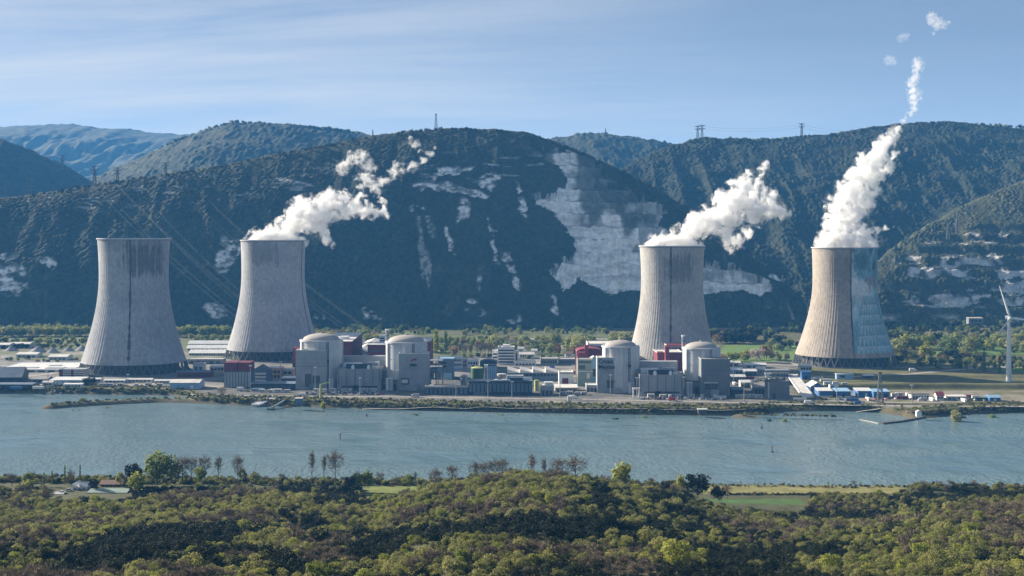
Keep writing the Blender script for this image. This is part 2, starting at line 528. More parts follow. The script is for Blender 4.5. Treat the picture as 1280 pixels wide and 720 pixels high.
# ------------------------------------------------------------------ river water
def build_river():
    m, t, out = new_mat('river_water')
    tc = t.n('ShaderNodeTexCoord').outputs['Object']
    mp = t.n('ShaderNodeMapping', {0: tc, 3: (1.0, .55, 1)}).outputs[0]
    h1 = t.noise(mp, .32, 4, .62); h2 = t.noise(mp, .045, 3, .5)
    amp = t.n('ShaderNodeMapRange', {0: t.noise(t.n('ShaderNodeMapping', {0: tc, 3: (.6, 1.2, 1)}).outputs[0], .008, 4, .6), 1: .40, 2: .60, 3: .10, 4: 1}).outputs[0]
    h = t.math('ADD', t.math('MULTIPLY', h1, amp), t.math('MULTIPLY', h2, .8))
    bp = t.n('ShaderNodeBump', {'Height': h, 'Strength': 1.0, 'Distance': 1.9})
    col = t.mix(amp, (.098, .165, .19, 1), (.15, .222, .245, 1))
    bs = t.n('ShaderNodeBsdfPrincipled', {'Base Color': col, 'Roughness': .18, 'IOR': 1.33, 'Specular IOR Level': .5, 'Normal': bp.outputs[0]})
    t.t.links.new(bs.outputs[0], out.inputs[0])
    b = MB().poly([(-2600, 860, -5), (2600, 860, -5), (2600, 1700, -5), (-2600, 1700, -5)], [(0, 1, 2, 3)])
    tag(b.build('river', m), kind='structure')


build_river()


# ------------------------------------------------------------------ roads and paths
def strip(name, pts, wid, mat, lift=.15, world=False, kind='structure'):
    q = [(p[0], p[1]) if world else G(*p)[:2] for p in pts]
    L = []
    for a, b in zip(q[:-1], q[1:]):
        n = max(1, int(math.dist(a, b) / 12))
        L += [(a[0] + (b[0] - a[0]) * k / n, a[1] + (b[1] - a[1]) * k / n) for k in range(n)]
    L.append(q[-1]); L = np.array(L)
    tn = np.gradient(L, axis=0); tn /= np.linalg.norm(tn, axis=1)[:, None] + 1e-9
    nr = np.stack([-tn[:, 1], tn[:, 0]], 1)
    a = L + nr * wid / 2; b = L - nr * wid / 2
    za = ground_z(a[:, 0], a[:, 1]); zb = ground_z(b[:, 0], b[:, 1]); zm = np.maximum(za, zb) + lift
    V = np.concatenate([np.column_stack([a, zm]), np.column_stack([b, zm])])
    n = len(L); i = np.arange(n - 1)
    fc = np.stack([i, n + i, n + i + 1, i + 1], -1).reshape(-1)
    o = bpy.data.objects.new(name, raw_mesh(name, V, fc, 4, [mat])); link(o)
    return tag(o, kind=kind)


strip('road', [(-200, 487.6), (0, 488.4), (110, 489), (240, 493), (330, 495), (460, 496), (560, 497), (700, 499), (760, 500), (880, 502.5), (1000, 505.5), (1130, 507.5), (1290, 508.2), (1500, 508)], 9, M['road_pale'])
strip('path', [(245, 499.5), (300, 502), (400, 503.8), (460, 505), (600, 507.6), (760, 510), (900, 511.8), (975, 509), (1060, 508), (1160, 509.5)], 4, M['road_pale'])
strip('road', [(995, 470), (1060, 471), (1130, 468.5), (1200, 462), (1290, 456)], 10, M['road_pale'])
strip('path', [(1000, 457), (1090, 459), (1180, 459), (1290, 459.5)], 9, M['road_pale'])
strip('road', [(0, 457), (60, 456.5), (100, 453), (140, 452)], 14, M['road_pale'])
strip('road', [(20, 472), (60, 468), (90, 462.5), (130, 458)], 12, M['road_pale'])
strip('road', [(900, 457), (960, 456), (1000, 457)], 12, M['road_pale'])
strip('path', [(1008, 500.5), (1100, 503), (1180, 503)], 8, M['road_pale'])
strip('road', [(560, 424), (640, 423.4), (700, 423.6), (800, 424)], 22, M['road_pale'])
strip('path', [(470, 606), (520, 603), (545, 602.5)], 3, M['road_pale'])
strip('road', [(700, 462), (722, 480), (740, 492)], 9, M['asphalt'])
strip('road', [(545, 456), (640, 459), (720, 461)], 9, M['asphalt'])


# ------------------------------------------------------------------ hills
def hill(sil, df, k, seed, cols=500, rows=220, e=1.4, canopy=9.0, camp=5.0, relief=14.0, dc=None, rock_fn=None, tones=None, u0=None, u1=None, terr=None, ridge=.5, rockb=.72):
    sil = np.array(sil, float)
    u0 = sil[0, 0] if u0 is None else u0; u1 = sil[-1, 0] if u1 is None else u1
    u = np.linspace(u0, u1, cols)
    sy = np.interp(u, sil[:, 0], sil[:, 1])
    ker = np.ones(9) / 9; sy = np.convolve(np.pad(sy, 4, 'edge'), ker, 'valid')
    dfu = np.interp(u, [q[0] for q in df], [q[1] for q in df]) if isinstance(df, list) else np.full(cols, float(df))
    if dc is None:
        D = (dfu + 160 / k) / (1 - (294 - sy) / F / k)
        D = np.maximum(D, dfu + 25)
    else:
        D = np.full(cols, float(dc))
    H = np.maximum(CAMZ + (HY - sy) / F * D - camp * .7, .5)
    t = np.linspace(0, 1.3, rows)[:, None]
    t = np.where(t > 1, 1 + (t - 1) * 1.3, t)
    Y = dfu[None] + (D - dfu)[None] * t
    XX = ((u - 640) / F * D)[None] + 0 * Y
    p = np.where(t <= 1, 1 - np.abs(1 - t) ** e, 1 - 1.5 * (t - 1) ** 2)
    Z = H[None] * p
    win = sstep(0, .2, t) * (1 - .75 * sstep(.6, 1.0, t)) * np.clip(H[None] / 120, 0, 1)
    Z = Z + relief * win * (fbm(XX / 170, Y / 260 + Z / 300, 4, seed) + ridge * (np.abs(fbm(XX / 60, Z / 160, 3, seed + 3)) * -2 + .5))
    px = 640 + XX / Y * F; py = HY - (Z - CAMZ) / Y * F
    jx = px + 12 * fbm(XX / 34, Z / 34, 5, seed + 7, .6); jy = py + 10 * fbm(XX / 34, Z / 26, 5, seed + 8, .6)
    rock = np.zeros_like(Z) if rock_fn is None else rock_fn(px, py, jx, jy, XX, Y, Z)
    if terr is not None:
        tm = terr(px, py, jx, jy)
        q = (Z + 9 * fbm(XX / 110, Y / 200, 3, 4) + XX * .05) / 23.0; fl = np.floor(q)
        Zt = Z + 23.0 * (fl + sstep(.62, .98, q - fl) - q) + 5 * fbm(XX / 20, Z / 24, 4, 6, .6)
        Z = Z * (1 - tm) + Zt * tm
    wd, cid = worley(XX / canopy, Y / canopy * 1.0, seed)
    wd2, cid2 = worley(XX / (canopy * .55), Y / (canopy * .55), seed + 5)
    veg = np.clip(1 - rock * 1.3, 0, 1)
    bl = np.clip(1.0 - wd * wd * 1.6, 0, 1) * (.55 + .7 * cid)
    Z = Z + veg * camp * bl * np.clip(.35 + fbm(XX / 45, Y / 45, 3, seed + 2) * 1.4 + .4, .12, 1.2) + veg * camp * .35 * np.clip(1 - wd2 * wd2 * 2, 0, 1) * cid2
    Z = Z + rock * (4.0 * fbm(XX / 10, Y / 9 + Z / 6, 3, seed + 4))
    Z = np.where(t <= 0, -2, Z)
    tones = tones or [(.022, .033, .018), (.048, .056, .028), (.046, .044, .032)]
    n = fbm(XX / 80, Y / 80, 4, seed + 11)
    c = np.ones(Z.shape + (3,)) * np.array(tones[0])
    c = mixc(c, tones[1], np.clip(sstep(-.2, .5, n) * .7 + (cid - .5) * 1.0, 0, 1)) * (.65 + .7 * cid2)[..., None]
    c = mixc(c, tones[2], sstep(.45, .85, cid2) * .6)
    c = mixc(c, (.23, .20, .14), sstep(.32, .6, fbm(XX / 28, Y / 28, 3, seed + 14)) * .35 * (1 - bl))
    rc = rockb * np.array((1, .972, .90)) * (1 + .6 * fbm(XX / 22, Z / 5, 5, seed + 15, .6) + .2 * fbm(XX / 4, Z / 30, 3, seed + 16))[..., None]
    if terr is not None:
        fr = (q - fl)[..., None]; ledge = np.clip(tm, 0, 1)[..., None] * sstep(.62, .42, fr) * (.35 + .65 * sstep(-.15, .25, fbm(XX / 30, Y / 60, 3, 18)))[..., None]
        rc = rc * (1 - ledge) + ledge * np.array((.34, .32, .26)) * (1 + .5 * fbm(XX / 20, Y / 20, 3, seed + 17))[..., None]
    rc = np.clip(rc, .08, .82)
    c = c * (1 - rock[..., None]) + rc * rock[..., None]
    me = raw_mesh('hill', np.stack([XX, Y, Z], -1).reshape(-1, 3), grid_faces(rows, cols), 4, [HILLM], smooth=True)
    set_col(me, c)
    o = bpy.data.objects.new('hill', me); link(o); tag(o, kind='structure')
    return o


HILLM = attr_mat('hill_surface', .95, .12, .35)


def blob(px, py, cx, cy, rx, ry, rot=0.0):
    a = R(rot); dx = px - cx; dy = py - cy
    ux = (dx * math.cos(a) + dy * math.sin(a)) / rx; uy = (-dx * math.sin(a) + dy * math.cos(a)) / ry
    return 1 - sstep(.75, 1.1, np.hypot(ux, uy))


QUARRY = [(672, 184), (700, 183), (722, 192), (742, 203), (762, 226), (790, 240), (812, 246), (836, 265), (820, 280), (850, 300), (872, 318), (905, 330), (945, 345), (968, 358), (950, 368), (895, 366),
          (800, 362), (755, 364), (722, 350), (706, 366), (692, 345), (700, 326), (718, 318), (716, 300), (704, 285), (697, 268), (680, 258), (664, 250), (668, 238), (696, 240), (702, 225), (690, 205)]

BRIGHT = [(680, 185), (725, 190), (742, 225), (765, 250), (792, 285), (800, 320), (812, 345), (960, 350), (968, 358), (950, 372), (800, 372), (706, 376), (685, 345), (696, 326), (710, 318), (706, 300), (690, 270), (660, 252), (660, 234), (690, 240), (696, 225)]


def main_rock(px, py, jx, jy, x, y, z):
    n = fbm(x / 22, z / 9, 4, 77)
    n3 = fbm(x / 50, z / 40, 3, 79)
    r = inpoly(jx + 5 * fbm(x / 11, z / 11, 3, 71), jy + 5 * fbm(x / 11, z / 11, 3, 72), QUARRY).astype(float)
    r = r * np.where(inpoly(jx, jy, BRIGHT), 1.0, .5 + .35 * sstep(.1, .35, n))
    # scrub that grows back on the benches
    hole = sstep(-.02, .22, n3 + .25 * n + .35 * blob(px, py, 770, 250, 60, 34, 25) + .3 * blob(px, py, 840, 320, 45, 26, 20) - .25 * blob(px, py, 720, 300, 50, 90, 15))
    r = r * (1 - .8 * hole)
    for cx, cy, rx, ry, rot in ((560, 212, 40, 4, -6), (530, 232, 22, 4, 8), (612, 228, 14, 10, 40), (578, 262, 8, 14, 0), (545, 222, 30, 5, -12), (572, 240, 34, 5, 10), (598, 246, 16, 6, 10), (520, 262, 10, 4, 0), (650, 252, 5, 24, -12), (597, 350, 4, 20, -8), (596, 388, 14, 9, 20),
                                (12, 350, 24, 20, 0), (284, 318, 16, 24, 10), (270, 388, 16, 9, 30), (462, 392, 14, 6, 20), (470, 400, 20, 4, 10), (640, 340, 4, 26, -25), (560, 300, 4, 22, -10), (505, 205, 14, 3, -10), (617, 300, 3, 30, -18), (690, 385, 5, 14, -10), (645, 395, 8, 8, 0), (60, 330, 10, 6, 0), (8, 320, 12, 5, 0)):
        r = np.maximum(r, blob(jx, jy, cx, cy, rx, ry, rot) * sstep(-.22, .18, n + .1))
    # band of outcrops below the crest and thin gully streaks
    band = np.exp(-((py - (250 - 40 * np.clip((px - 100) / 480, 0, 1))) / 14.0) ** 2) * sstep(.28, .45, fbm(x / 40, z / 7, 4, 91))
    r = np.maximum(r, .55 * band * (px < 680))
    gul = sstep(.42, .55, fbm(x / 16 + z / 70, z / 110, 3, 92)) * sstep(.1, .4, fbm(x / 90, z / 90, 2, 93)) * (py > 270) * (py < 400)
    r = np.maximum(r, .4 * gul)
    rd = polydist(px, py, [(964, 346), (985, 353), (1002, 362), (1010, 372), (1012, 390)])
    r = np.maximum(r, 1 - sstep(2.0, 3.4, rd + n * .6))
    fine = fbm(x / 7, z / 5, 3, 95)
    r = r * (1 - .75 * sstep(.05, .4, fine - .9 * inpoly(px, py, QUARRY) + .15))
    return np.clip(r, 0, 1)


MAIN = [(-320, 300), (-120, 268), (0, 249), (60, 240), (120, 230), (200, 218), (270, 208), (330, 195), (400, 183), (450, 172), (500, 165), (560, 160), (620, 162), (660, 166),
        (700, 180), (740, 195), (790, 220), (830, 241), (862, 259), (900, 286), (960, 335), (1000, 370), (1022, 396), (1060, 408)]
hill(MAIN, [(-320, 2500), (0, 2450), (300, 2400), (640, 2385), (1060, 2440)], .95, 3, cols=940, rows=400, e=1.24, canopy=6.2, camp=2.5, relief=13, rock_fn=main_rock,
     terr=lambda px, py, jx, jy: inpoly(jx, jy, QUARRY) * .92)


def east_rock(px, py, jx, jy, x, y, z):
    n = fbm(x / 24, z / 7, 4, 177); n2 = fbm(x / 60, z / 30, 3, 178)
    r = np.zeros_like(px)
    for cx, cy, rx, ry, rot in ((1215, 372, 95, 16, 0), (1190, 330, 70, 12, 4), (1150, 322, 22, 8, 0), (1250, 352, 50, 20, 0), (1215, 300, 60, 6, 0), (1262, 318, 30, 7, 0), (1145, 340, 30, 6, 0)):
        r = np.maximum(r, blob(jx, jy, cx, cy, rx, ry, rot) * sstep(-.1, .22, n + n2 * .7))
    ledge = np.exp(-((py - 398) / 3.0) ** 2) * sstep(-.1, .2, n2)
    return np.clip(np.maximum(r, .8 * ledge), 0, 1)


# right near hill with rock faces, right high ridge, saddle behind, left hills, far ridge
hill([(1040, 400), (1090, 335), (1130, 300), (1180, 271), (1230, 246), (1280, 226), (1400, 195), (1600, 190)], 2480, .66, 13, cols=560, rows=320, e=1.3, canopy=6.5, camp=3.6, relief=16, rock_fn=east_rock,
     tones=[(.035, .045, .022), (.065, .070, .030), (.075, .066, .045)], rockb=.48, terr=lambda px, py, jx, jy: .45 * (jy > 285) * (jy < 392) * (px > 1120))
hill([(770, 214), (800, 198), (840, 181), (880, 172), (950, 175), (1000, 172), (1050, 167), (1090, 160), (1130, 155), (1200, 153), (1250, 157), (1280, 158), (1400, 165), (1600, 180)], 2660, .47, 23, cols=760, rows=380, e=1.15, canopy=7.5, camp=5.5, relief=30, ridge=.28, tones=[(.017, .027, .015), (.036, .044, .022), (.036, .034, .025)])
hill([(560, 200), (690, 172), (740, 165), (790, 171), (840, 178), (900, 190), (980, 215)], 3500, .5, 33, cols=260, rows=120, e=1.2, canopy=12, camp=8, relief=16, dc=4600, ridge=.15)
hill([(90, 238), (150, 207), (200, 185), (250, 164), (295, 152), (350, 155), (400, 160), (450, 166), (520, 172), (700, 190)], 3300, .5, 43, cols=360, rows=140, e=1.2, canopy=12, camp=8, relief=26, dc=4500, ridge=.15)
hill([(-500, 150), (-200, 160), (-60, 168), (0, 174), (40, 190), (80, 211), (112, 232), (160, 262)], 3100, .5, 53, cols=260, rows=140, e=1.2, canopy=12, camp=8, relief=20, dc=4100, ridge=.15)
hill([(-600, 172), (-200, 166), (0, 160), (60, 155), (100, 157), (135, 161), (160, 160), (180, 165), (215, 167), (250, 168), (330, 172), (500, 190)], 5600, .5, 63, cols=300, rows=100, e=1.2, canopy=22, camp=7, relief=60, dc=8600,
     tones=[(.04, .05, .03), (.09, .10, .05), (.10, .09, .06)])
# ------------------------------------------------------------------ cooling towers
def tower_mat():
    m, t, out = new_mat('tower_concrete')
    col = t.n('ShaderNodeAttribute', attribute_name='col').outputs[0]
    tc = t.n('ShaderNodeTexCoord').outputs['Object']
    sp = t.n('ShaderNodeSeparateXYZ', {0: tc})
    ang = t.math('ARCTAN2', sp.outputs[0], sp.outputs[1])
    lift = t.math('FRACT', t.math('DIVIDE', sp.outputs[2], 3.1))
    row = t.math('FLOOR', t.math('DIVIDE', sp.outputs[2], 3.1))
    line = t.n('ShaderNodeMapRange', {0: lift, 1: 0.0, 2: .16, 3: .86, 4: 1}).outputs[0]
    cell = t.n('ShaderNodeTexWhiteNoise', {0: t.n('ShaderNodeCombineXYZ', {0: row, 1: t.math('FLOOR', t.math('MULTIPLY', ang, 19)), 2: 0.0}).outputs[0]}).outputs[0]
    cellv = t.n('ShaderNodeMapRange', {0: cell, 1: 0, 2: 1, 3: .88, 4: 1.1}).outputs[0]
    vec = t.n('ShaderNodeCombineXYZ', {0: t.math('MULTIPLY', ang, 46), 1: t.math('MULTIPLY', sp.outputs[2], .035), 2: 0.0}).outputs[0]
    st = t.n('ShaderNodeMapRange', {0: t.noise(vec, 1.0, 4, .6), 1: .35, 2: .7, 3: 1.08, 4: .86}).outputs[0]
    big = t.n('ShaderNodeMapRange', {0: t.noise(tc, .03, 4, .6), 1: .3, 2: .7, 3: .85, 4: 1.12}).outputs[0]
    k = t.math('MULTIPLY', t.math('MULTIPLY', line, cellv), t.math('MULTIPLY', st, big))
    base = t.mix(1.0, col, t.n('ShaderNodeCombineXYZ', {0: k, 1: k, 2: k}).outputs[0], 'MULTIPLY')
    bs = t.n('ShaderNodeBsdfPrincipled', {'Base Color': base, 'Roughness': .9, 'Specular IOR Level': .15})
    t.t.links.new(bs.outputs[0], out.inputs[0])
    return m


M['tower'] = tower_mat()


def shell_r(z, rb, rt, rtop, z0, zt, ztop):
    z = np.asarray(z, float)
    b1 = (zt - z0) / math.sqrt((rb / rt) ** 2 - 1); b2 = (ztop - zt) / math.sqrt((rtop / rt) ** 2 - 1)
    return rt * np.sqrt(1 + ((z - zt) / np.where(z < zt, b1, b2)) ** 2)


def cooling_tower(pxc, d, ztop, rb, rt, rtop, label, seed, base_col, stain, mural=False, line_phi=0.0, group=None):
    cx = X(pxc, d); z0 = 12.0; zt = z0 + (ztop - z0) * .70
    root = thing('cooling_tower', label, 'cooling tower', (cx, d, 0), 0, 'the four cooling towers')
    view = math.atan2(cx, d)                                    # turn the local frame so that phi=0 faces the viewpoint's hill
    nz, nr = 150, 528
    z = np.linspace(z0, ztop, nz)[:, None]; a = np.linspace(0, 2 * math.pi, nr, endpoint=False)[None]
    rib = np.where((np.arange(nr) % 6) < 1, .22, 0.0)[None]
    fade = sstep(z0, z0 + 3, z)
    r = shell_r(z, rb, rt, rtop, z0, zt, ztop) + rib * fade * (.35 + .65 * (1 - sstep(z0 + (ztop - z0) * .35, ztop, z)))
    xo, yo = r * np.sin(a), -r * np.cos(a)                      # a = 0 looks towards -Y
    ri = r - rib * fade - .9 - 0.6 * (1 - sstep(z0, z0 + 15, z))
    V = np.concatenate([np.stack([xo, yo, z + 0 * a], -1).reshape(-1, 3), np.stack([ri * np.sin(a), -ri * np.cos(a), z + 0 * a], -1).reshape(-1, 3)])
    n = nz * nr
    fo = grid_faces(nz, nr, True).reshape(-1, 4); fi = fo[:, ::-1] + n
    j = np.arange(nr); j1 = (j + 1) % nr
    cap = np.stack([(nz - 1) * nr + j, (nz - 1) * nr + j1, n + (nz - 1) * nr + j1, n + (nz - 1) * nr + j], -1)
    bot = np.stack([j1, j, n + j, n + j1], -1)
    me = raw_mesh('shell', V, np.concatenate([fo, fi, cap, bot]).reshape(-1), 4, [M['tower']], smooth=False)
    phi = (np.degrees(a) - math.degrees(-view) + 180) % 360 - 180   # 0 = towards the viewpoint, + = right
    phi = phi + 0 * z; zz = (z - z0) / (ztop - z0) + 0 * a
    c = np.ones(phi.shape + (3,)) * np.array(base_col)
    for (pc, pw, zc, zw, amt) in stain:
        edge = fbm(phi / 9, zz * 14, 3, seed) * .35 + vnoise(phi / 1.6, zz * 5, seed + 1) * .25
        q = np.maximum(np.abs(phi - pc) / pw, np.abs(zz - zc) / zw) + edge
        drip = np.clip(1.15 - q, 0, 1) * (.55 + .45 * vnoise(phi / 1.3, zz * 3, seed + 2))
        c = mixc(c, (.105, .105, .115), np.clip(sstep(.0, .35, drip) * amt, 0, 1))
    lw = .9 + .8 * vnoise(zz * 30, zz * 0, seed + 4)
    c = mixc(c, (.07, .07, .075), (1 - sstep(lw, lw + .7, np.abs(phi - line_phi))) * sstep(.04, .1, zz + .1 * vnoise(zz * 60, zz * 0, seed + 6)) * (.25 if seed == 2 else .8))
    c = mixc(c, (.20, .19, .18), sstep(.985, .99, zz) * .6)
    if mural:
        # pale blue painted half: a wash of blues, a light cloud and a fan of lozenges below
        mk = sstep(11.6, 12.0, phi + 1.2 * sstep(.5, 0, zz)) * (1 - sstep(168, 169, phi)) * sstep(.04, .045, zz)
        wash = np.ones_like(c) * np.array((.21, .37, .45))
        wn = fbm(phi / 14 + 3, zz * 5, 4, 301)
        wash = mixc(wash, (.44, .56, .60), sstep(-.1, .4, wn))
        wash = mixc(wash, (.09, .20, .25), sstep(.08, .4, fbm(phi / 16, zz * 7, 4, 302)) * sstep(.55, .72, zz))
        wash = mixc(wash, (.68, .70, .70), (1 - sstep(.05, .12, np.abs(zz - .62 + (phi - 30) * .0016 + .04 * fbm(phi / 8, zz * 12, 3, 303)))) * (1 - sstep(40, 66, phi)))
        mot = fbm(phi / 6, zz * 16, 4, 305)
        wash = mixc(wash, (.26, .19, .17), sstep(.25, -.15, np.hypot((phi - 58) / 15, (zz - .69) / .05) + 1.6 * mot - .8) * .7)
        wash = mixc(wash, (.07, .09, .11), sstep(.3, -.15, np.hypot((phi - 60) / 16, (zz - .83 - (phi - 60) * .004) / .035) + 1.8 * mot - .8) * .8)
        wash = mixc(wash, (.10, .20, .24), sstep(.3, -.2, np.hypot((phi - 36) / 20, (zz - .9) / .10) + 1.6 * mot - .8) * .7)
        tz = np.clip((.56 - zz) / .56, 0, 1)
        left = 12 + 20 * (1 - tz); right = 60 + 26 * tz
        inf = (zz < .56) & (phi > left) & (phi < right)
        f = np.clip((phi - left) / (right - left), 0, 1)
        rows_ = tz * 6; rr = rows_ - np.floor(rows_); cols_ = f * (7 + np.floor(rows_)); cc = np.abs(cols_ - np.floor(cols_) - .5) * 2
        fan = np.ones_like(c) * np.array((.38, .52, .57))
        fan = mixc(fan, (.16, .29, .36), (cc > (1 - rr) * 1.0) * .75)
        fan = mixc(fan, (.52, .60, .62), (rr > .86) * .8)
        wash = np.where(inf[..., None], fan, wash)
        c = c * (1 - mk[..., None] * .93) + wash * mk[..., None] * .93
    ci = np.ones_like(c) * np.array((.30, .29, .28))
    set_col(me, np.concatenate([c.reshape(-1, 3), ci.reshape(-1, 3)]))
    sh = bpy.data.objects.new('shell', me); link(sh, root)
    # stiffening ring on the lip, ladder, legs, basin wall and packing
    MB().lathe([(rtop - 1.4, ztop + .02), (rtop + 1.1, ztop + .02), (rtop + 1.1, ztop + 1.1), (rtop - 1.4, ztop + 1.1), (rtop - 1.4, ztop + .02)], 120, close=False).build('rim', M['concrete_pale'], root)
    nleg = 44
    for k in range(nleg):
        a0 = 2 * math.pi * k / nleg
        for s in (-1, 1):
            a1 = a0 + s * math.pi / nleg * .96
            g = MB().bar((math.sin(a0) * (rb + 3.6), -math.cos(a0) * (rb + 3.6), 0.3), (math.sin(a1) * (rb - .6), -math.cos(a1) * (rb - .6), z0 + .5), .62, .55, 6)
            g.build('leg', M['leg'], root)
    MB().lathe([(rb + 5.2, -.5), (rb + 5.2, 1.5), (rb + 4.8, 1.5), (rb + 4.8, -.5)], 96, close=False).build('basin', M['concrete_dark'], root)
    MB().lathe([(rb - 8, 0), (rb - 8, 11.0), (rb - 14, 13)], 64).build('cooling_fill', M['steel_dark'], root)
    lz = np.linspace(z0, ztop, 24); lr = shell_r(lz, rb, rt, rtop, z0, zt, ztop) + .55
    al = R(line_phi) - view
    g = MB()
    for i in range(23):
        for off in (-.5, .5):
            ca, sa = math.cos(al), math.sin(al)
            p = lambda q: (sa * lr[q] + ca * off, -ca * lr[q] + sa * off, lz[q])
            g.bar(p(i), p(i + 1), .16)
    g.build('ladder', M['steel_dark'], root)
    return root


T = [
    dict(pxc=167.5, d=1640, ztop=155.3, rb=60.0, rt=39.6, rtop=41.6, label='leftmost cooling tower, grey and idle without any steam, broad dark patch at its top', seed=1, base_col=(.345, .355, .37),
         stain=[(19, 37, .83, .125, .75), (-8, 60, .95, .05, .3)], line_phi=-6),
    dict(pxc=341.5, d=1822, ztop=152.8, rb=59.6, rt=40.6, rtop=41.8, label='second cooling tower from the left, smooth pale shell steaming behind the first reactor', seed=2, base_col=(.37, .38, .395),
         stain=[(-18, 30, .88, .11, .45)], line_phi=62),
    dict(pxc=840.0, d=1695, ztop=146.4, rb=53.6, rt=37.3, rtop=39.2, label='third cooling tower from the left, steaming in front of the pale quarry', seed=3, base_col=(.375, .365, .35),
         stain=[(12, 34, .80, .12, .6)], line_phi=-2),
    dict(pxc=1056.0, d=1735, ztop=144.1, rb=60.6, rt=39.1, rtop=40.1, label='rightmost cooling tower with a pale blue mural down its right side', seed=4, base_col=(.35, .31, .27),
         stain=[(-2, 26, .80, .16, .35)], line_phi=10.5, mural=True),
]
for q in T: cooling_tower(**q)


# ------------------------------------------------------------------ steam
def steam_mat(name, dens, balls, sc_, tear):
    """fog that is densest inside the puffs and is torn to wisps where it thins out"""
    m, t, out = new_mat(name)
    tc = t.n('ShaderNodeTexCoord').outputs['Object']
    wv = t.noise(tc, .05 * sc_, 3, .55, out=1)
    w2 = t.n('ShaderNodeVectorMath', {0: wv, 1: (.5, .5, .5)}, operation='SUBTRACT').outputs[0]
    v = t.n('ShaderNodeVectorMath', {0: tc, 1: t.n('ShaderNodeVectorMath', {0: w2, 1: (22 / sc_,) * 3}, operation='MULTIPLY').outputs[0]}, operation='ADD').outputs[0]
    f = None
    for c, r in balls:
        q = t.math('MULTIPLY_ADD', t.n('ShaderNodeVectorMath', {0: v, 1: tuple(c)}, operation='DISTANCE').outputs['Value'], -1.0 / r, 1.0)
        f = q if f is None else t.math('MAXIMUM', f, q)
    nz = t.noise(v, .10 * sc_, 7, .66)
    e = t.math('ADD', t.math('MULTIPLY', f, 1.25), t.math('MULTIPLY', t.math('SUBTRACT', nz, .59), tear))
    dn = t.n('ShaderNodeMapRange', {0: e, 1: .0, 2: .6, 3: 0, 4: 1}).outputs[0]
    dn = t.math('MULTIPLY', t.math('POWER', dn, 1.6), dens)
    pv = t.n('ShaderNodeVolumePrincipled', {'Color': (.995, .995, .995, 1), 'Density': dn, 'Anisotropy': .0})
    t.t.links.new(pv.outputs[0], out.inputs['Volume'])
    return m


def blend_tex(name, size, depth=3):
    tx = bpy.data.textures.new(name, 'CLOUDS'); tx.noise_scale = size; tx.noise_depth = depth
    return tx


def steam(d, spheres, label, seed, vox=2.2, disp=((24, 10), (10, 5)), depth_jit=10, name='steam_plume', group=None, dens=.28, sc_=1.0, tear=4.6):
    r_ = random.Random(seed); bm = bmesh_new = __import__('bmesh').new()
    from mathutils import Matrix
    o0 = P(spheres[0][0], spheres[0][1], d); balls = []
    for (px, py, rp) in spheres:
        c = Vector(P(px, py, d + r_.uniform(-1, 1) * depth_jit * (rp / 20.0))) - Vector(o0)
        rr = rp * d / F * 1.16; balls.append((c, rr * 1.12))
        s = Matrix.Translation(c) @ Matrix.Diagonal((rr, rr * 1.0, rr, 1))
        __import__('bmesh').ops.create_icosphere(bm, subdivisions=3, radius=1.0, matrix=s)
    me = bpy.data.meshes.new(name); bm.to_mesh(me); bm.free(); me.materials.append(steam_mat('steam', dens, balls, sc_, tear))
    o = bpy.data.objects.new(name, me); o.location = o0; link(o)
    md = o.modifiers.new('union', 'REMESH'); md.mode = 'VOXEL'; md.voxel_size = vox
    for i, (sz, st) in enumerate(disp):
        dm = o.modifiers.new('billow', 'DISPLACE'); dm.texture = blend_tex('billow', sz, 2); dm.strength = st; dm.mid_level = .5
        dm.texture_coords = 'GLOBAL'
    return tag(o, label, 'steam', group)


steam(1822, [(325, 299, 15), (344, 296, 18), (362, 297, 16), (313, 304, 10), (320, 300, 11), (374, 302, 11), (325, 302, 13), (345, 301, 15), (365, 300, 13), (340, 293, 15), (358, 286, 17), (330, 294, 9), (375, 277, 19), (372, 262, 15), (392, 275, 20), (384, 255, 14), (405, 262, 20), (400, 287, 13), (412, 245, 12),
             (424, 262, 16), (430, 248, 12), (443, 258, 14), (456, 262, 12), (468, 268, 9), (478, 262, 9), (486, 270, 6), (410, 300, 8), (418, 308, 5), (452, 246, 8), (478, 252, 6)],
      'thick white steam pouring off the second cooling tower from the left', 1)
steam(1822, [(430, 208, 10), (440, 198, 11), (452, 196, 11), (462, 206, 10), (458, 222, 12), (470, 232, 11), (482, 226, 9), (492, 216, 9), (503, 214, 7), (516, 208, 8), (528, 200, 7), (538, 192, 6), (545, 186, 4), (472, 242, 7),
             (512, 174, 6), (520, 180, 7), (526, 188, 5), (495, 205, 5), (452, 234, 7)],
      'torn wisp of white steam drifting above the plume of the second tower', 2, vox=1.8, disp=((20, 9), (9, 5)), sc_=1.3, dens=.12, tear=5.0)
steam(1695, [(822, 305, 15), (841, 302, 18), (860, 302, 16), (811, 311, 10), (818, 307, 11), (870, 309, 10), (822, 309, 13), (842, 308, 14), (862, 307, 12), (838, 299, 13), (856, 293, 17), (826, 302, 8), (874, 284, 19), (888, 276, 21), (868, 272, 10), (906, 270, 22), (902, 250, 14), (922, 256, 20), (905, 292, 14), (918, 248, 15),
             (934, 252, 19), (946, 266, 17), (962, 258, 15), (976, 266, 11), (986, 268, 6), (930, 232, 14), (944, 236, 13), (936, 218, 9), (956, 240, 10), (922, 300, 12), (914, 312, 8), (935, 290, 9), (957, 205, 6), (952, 214, 8), (915, 228, 8), (968, 245, 8)],
      'wide white steam cloud leaning right off the third cooling tower', 3)
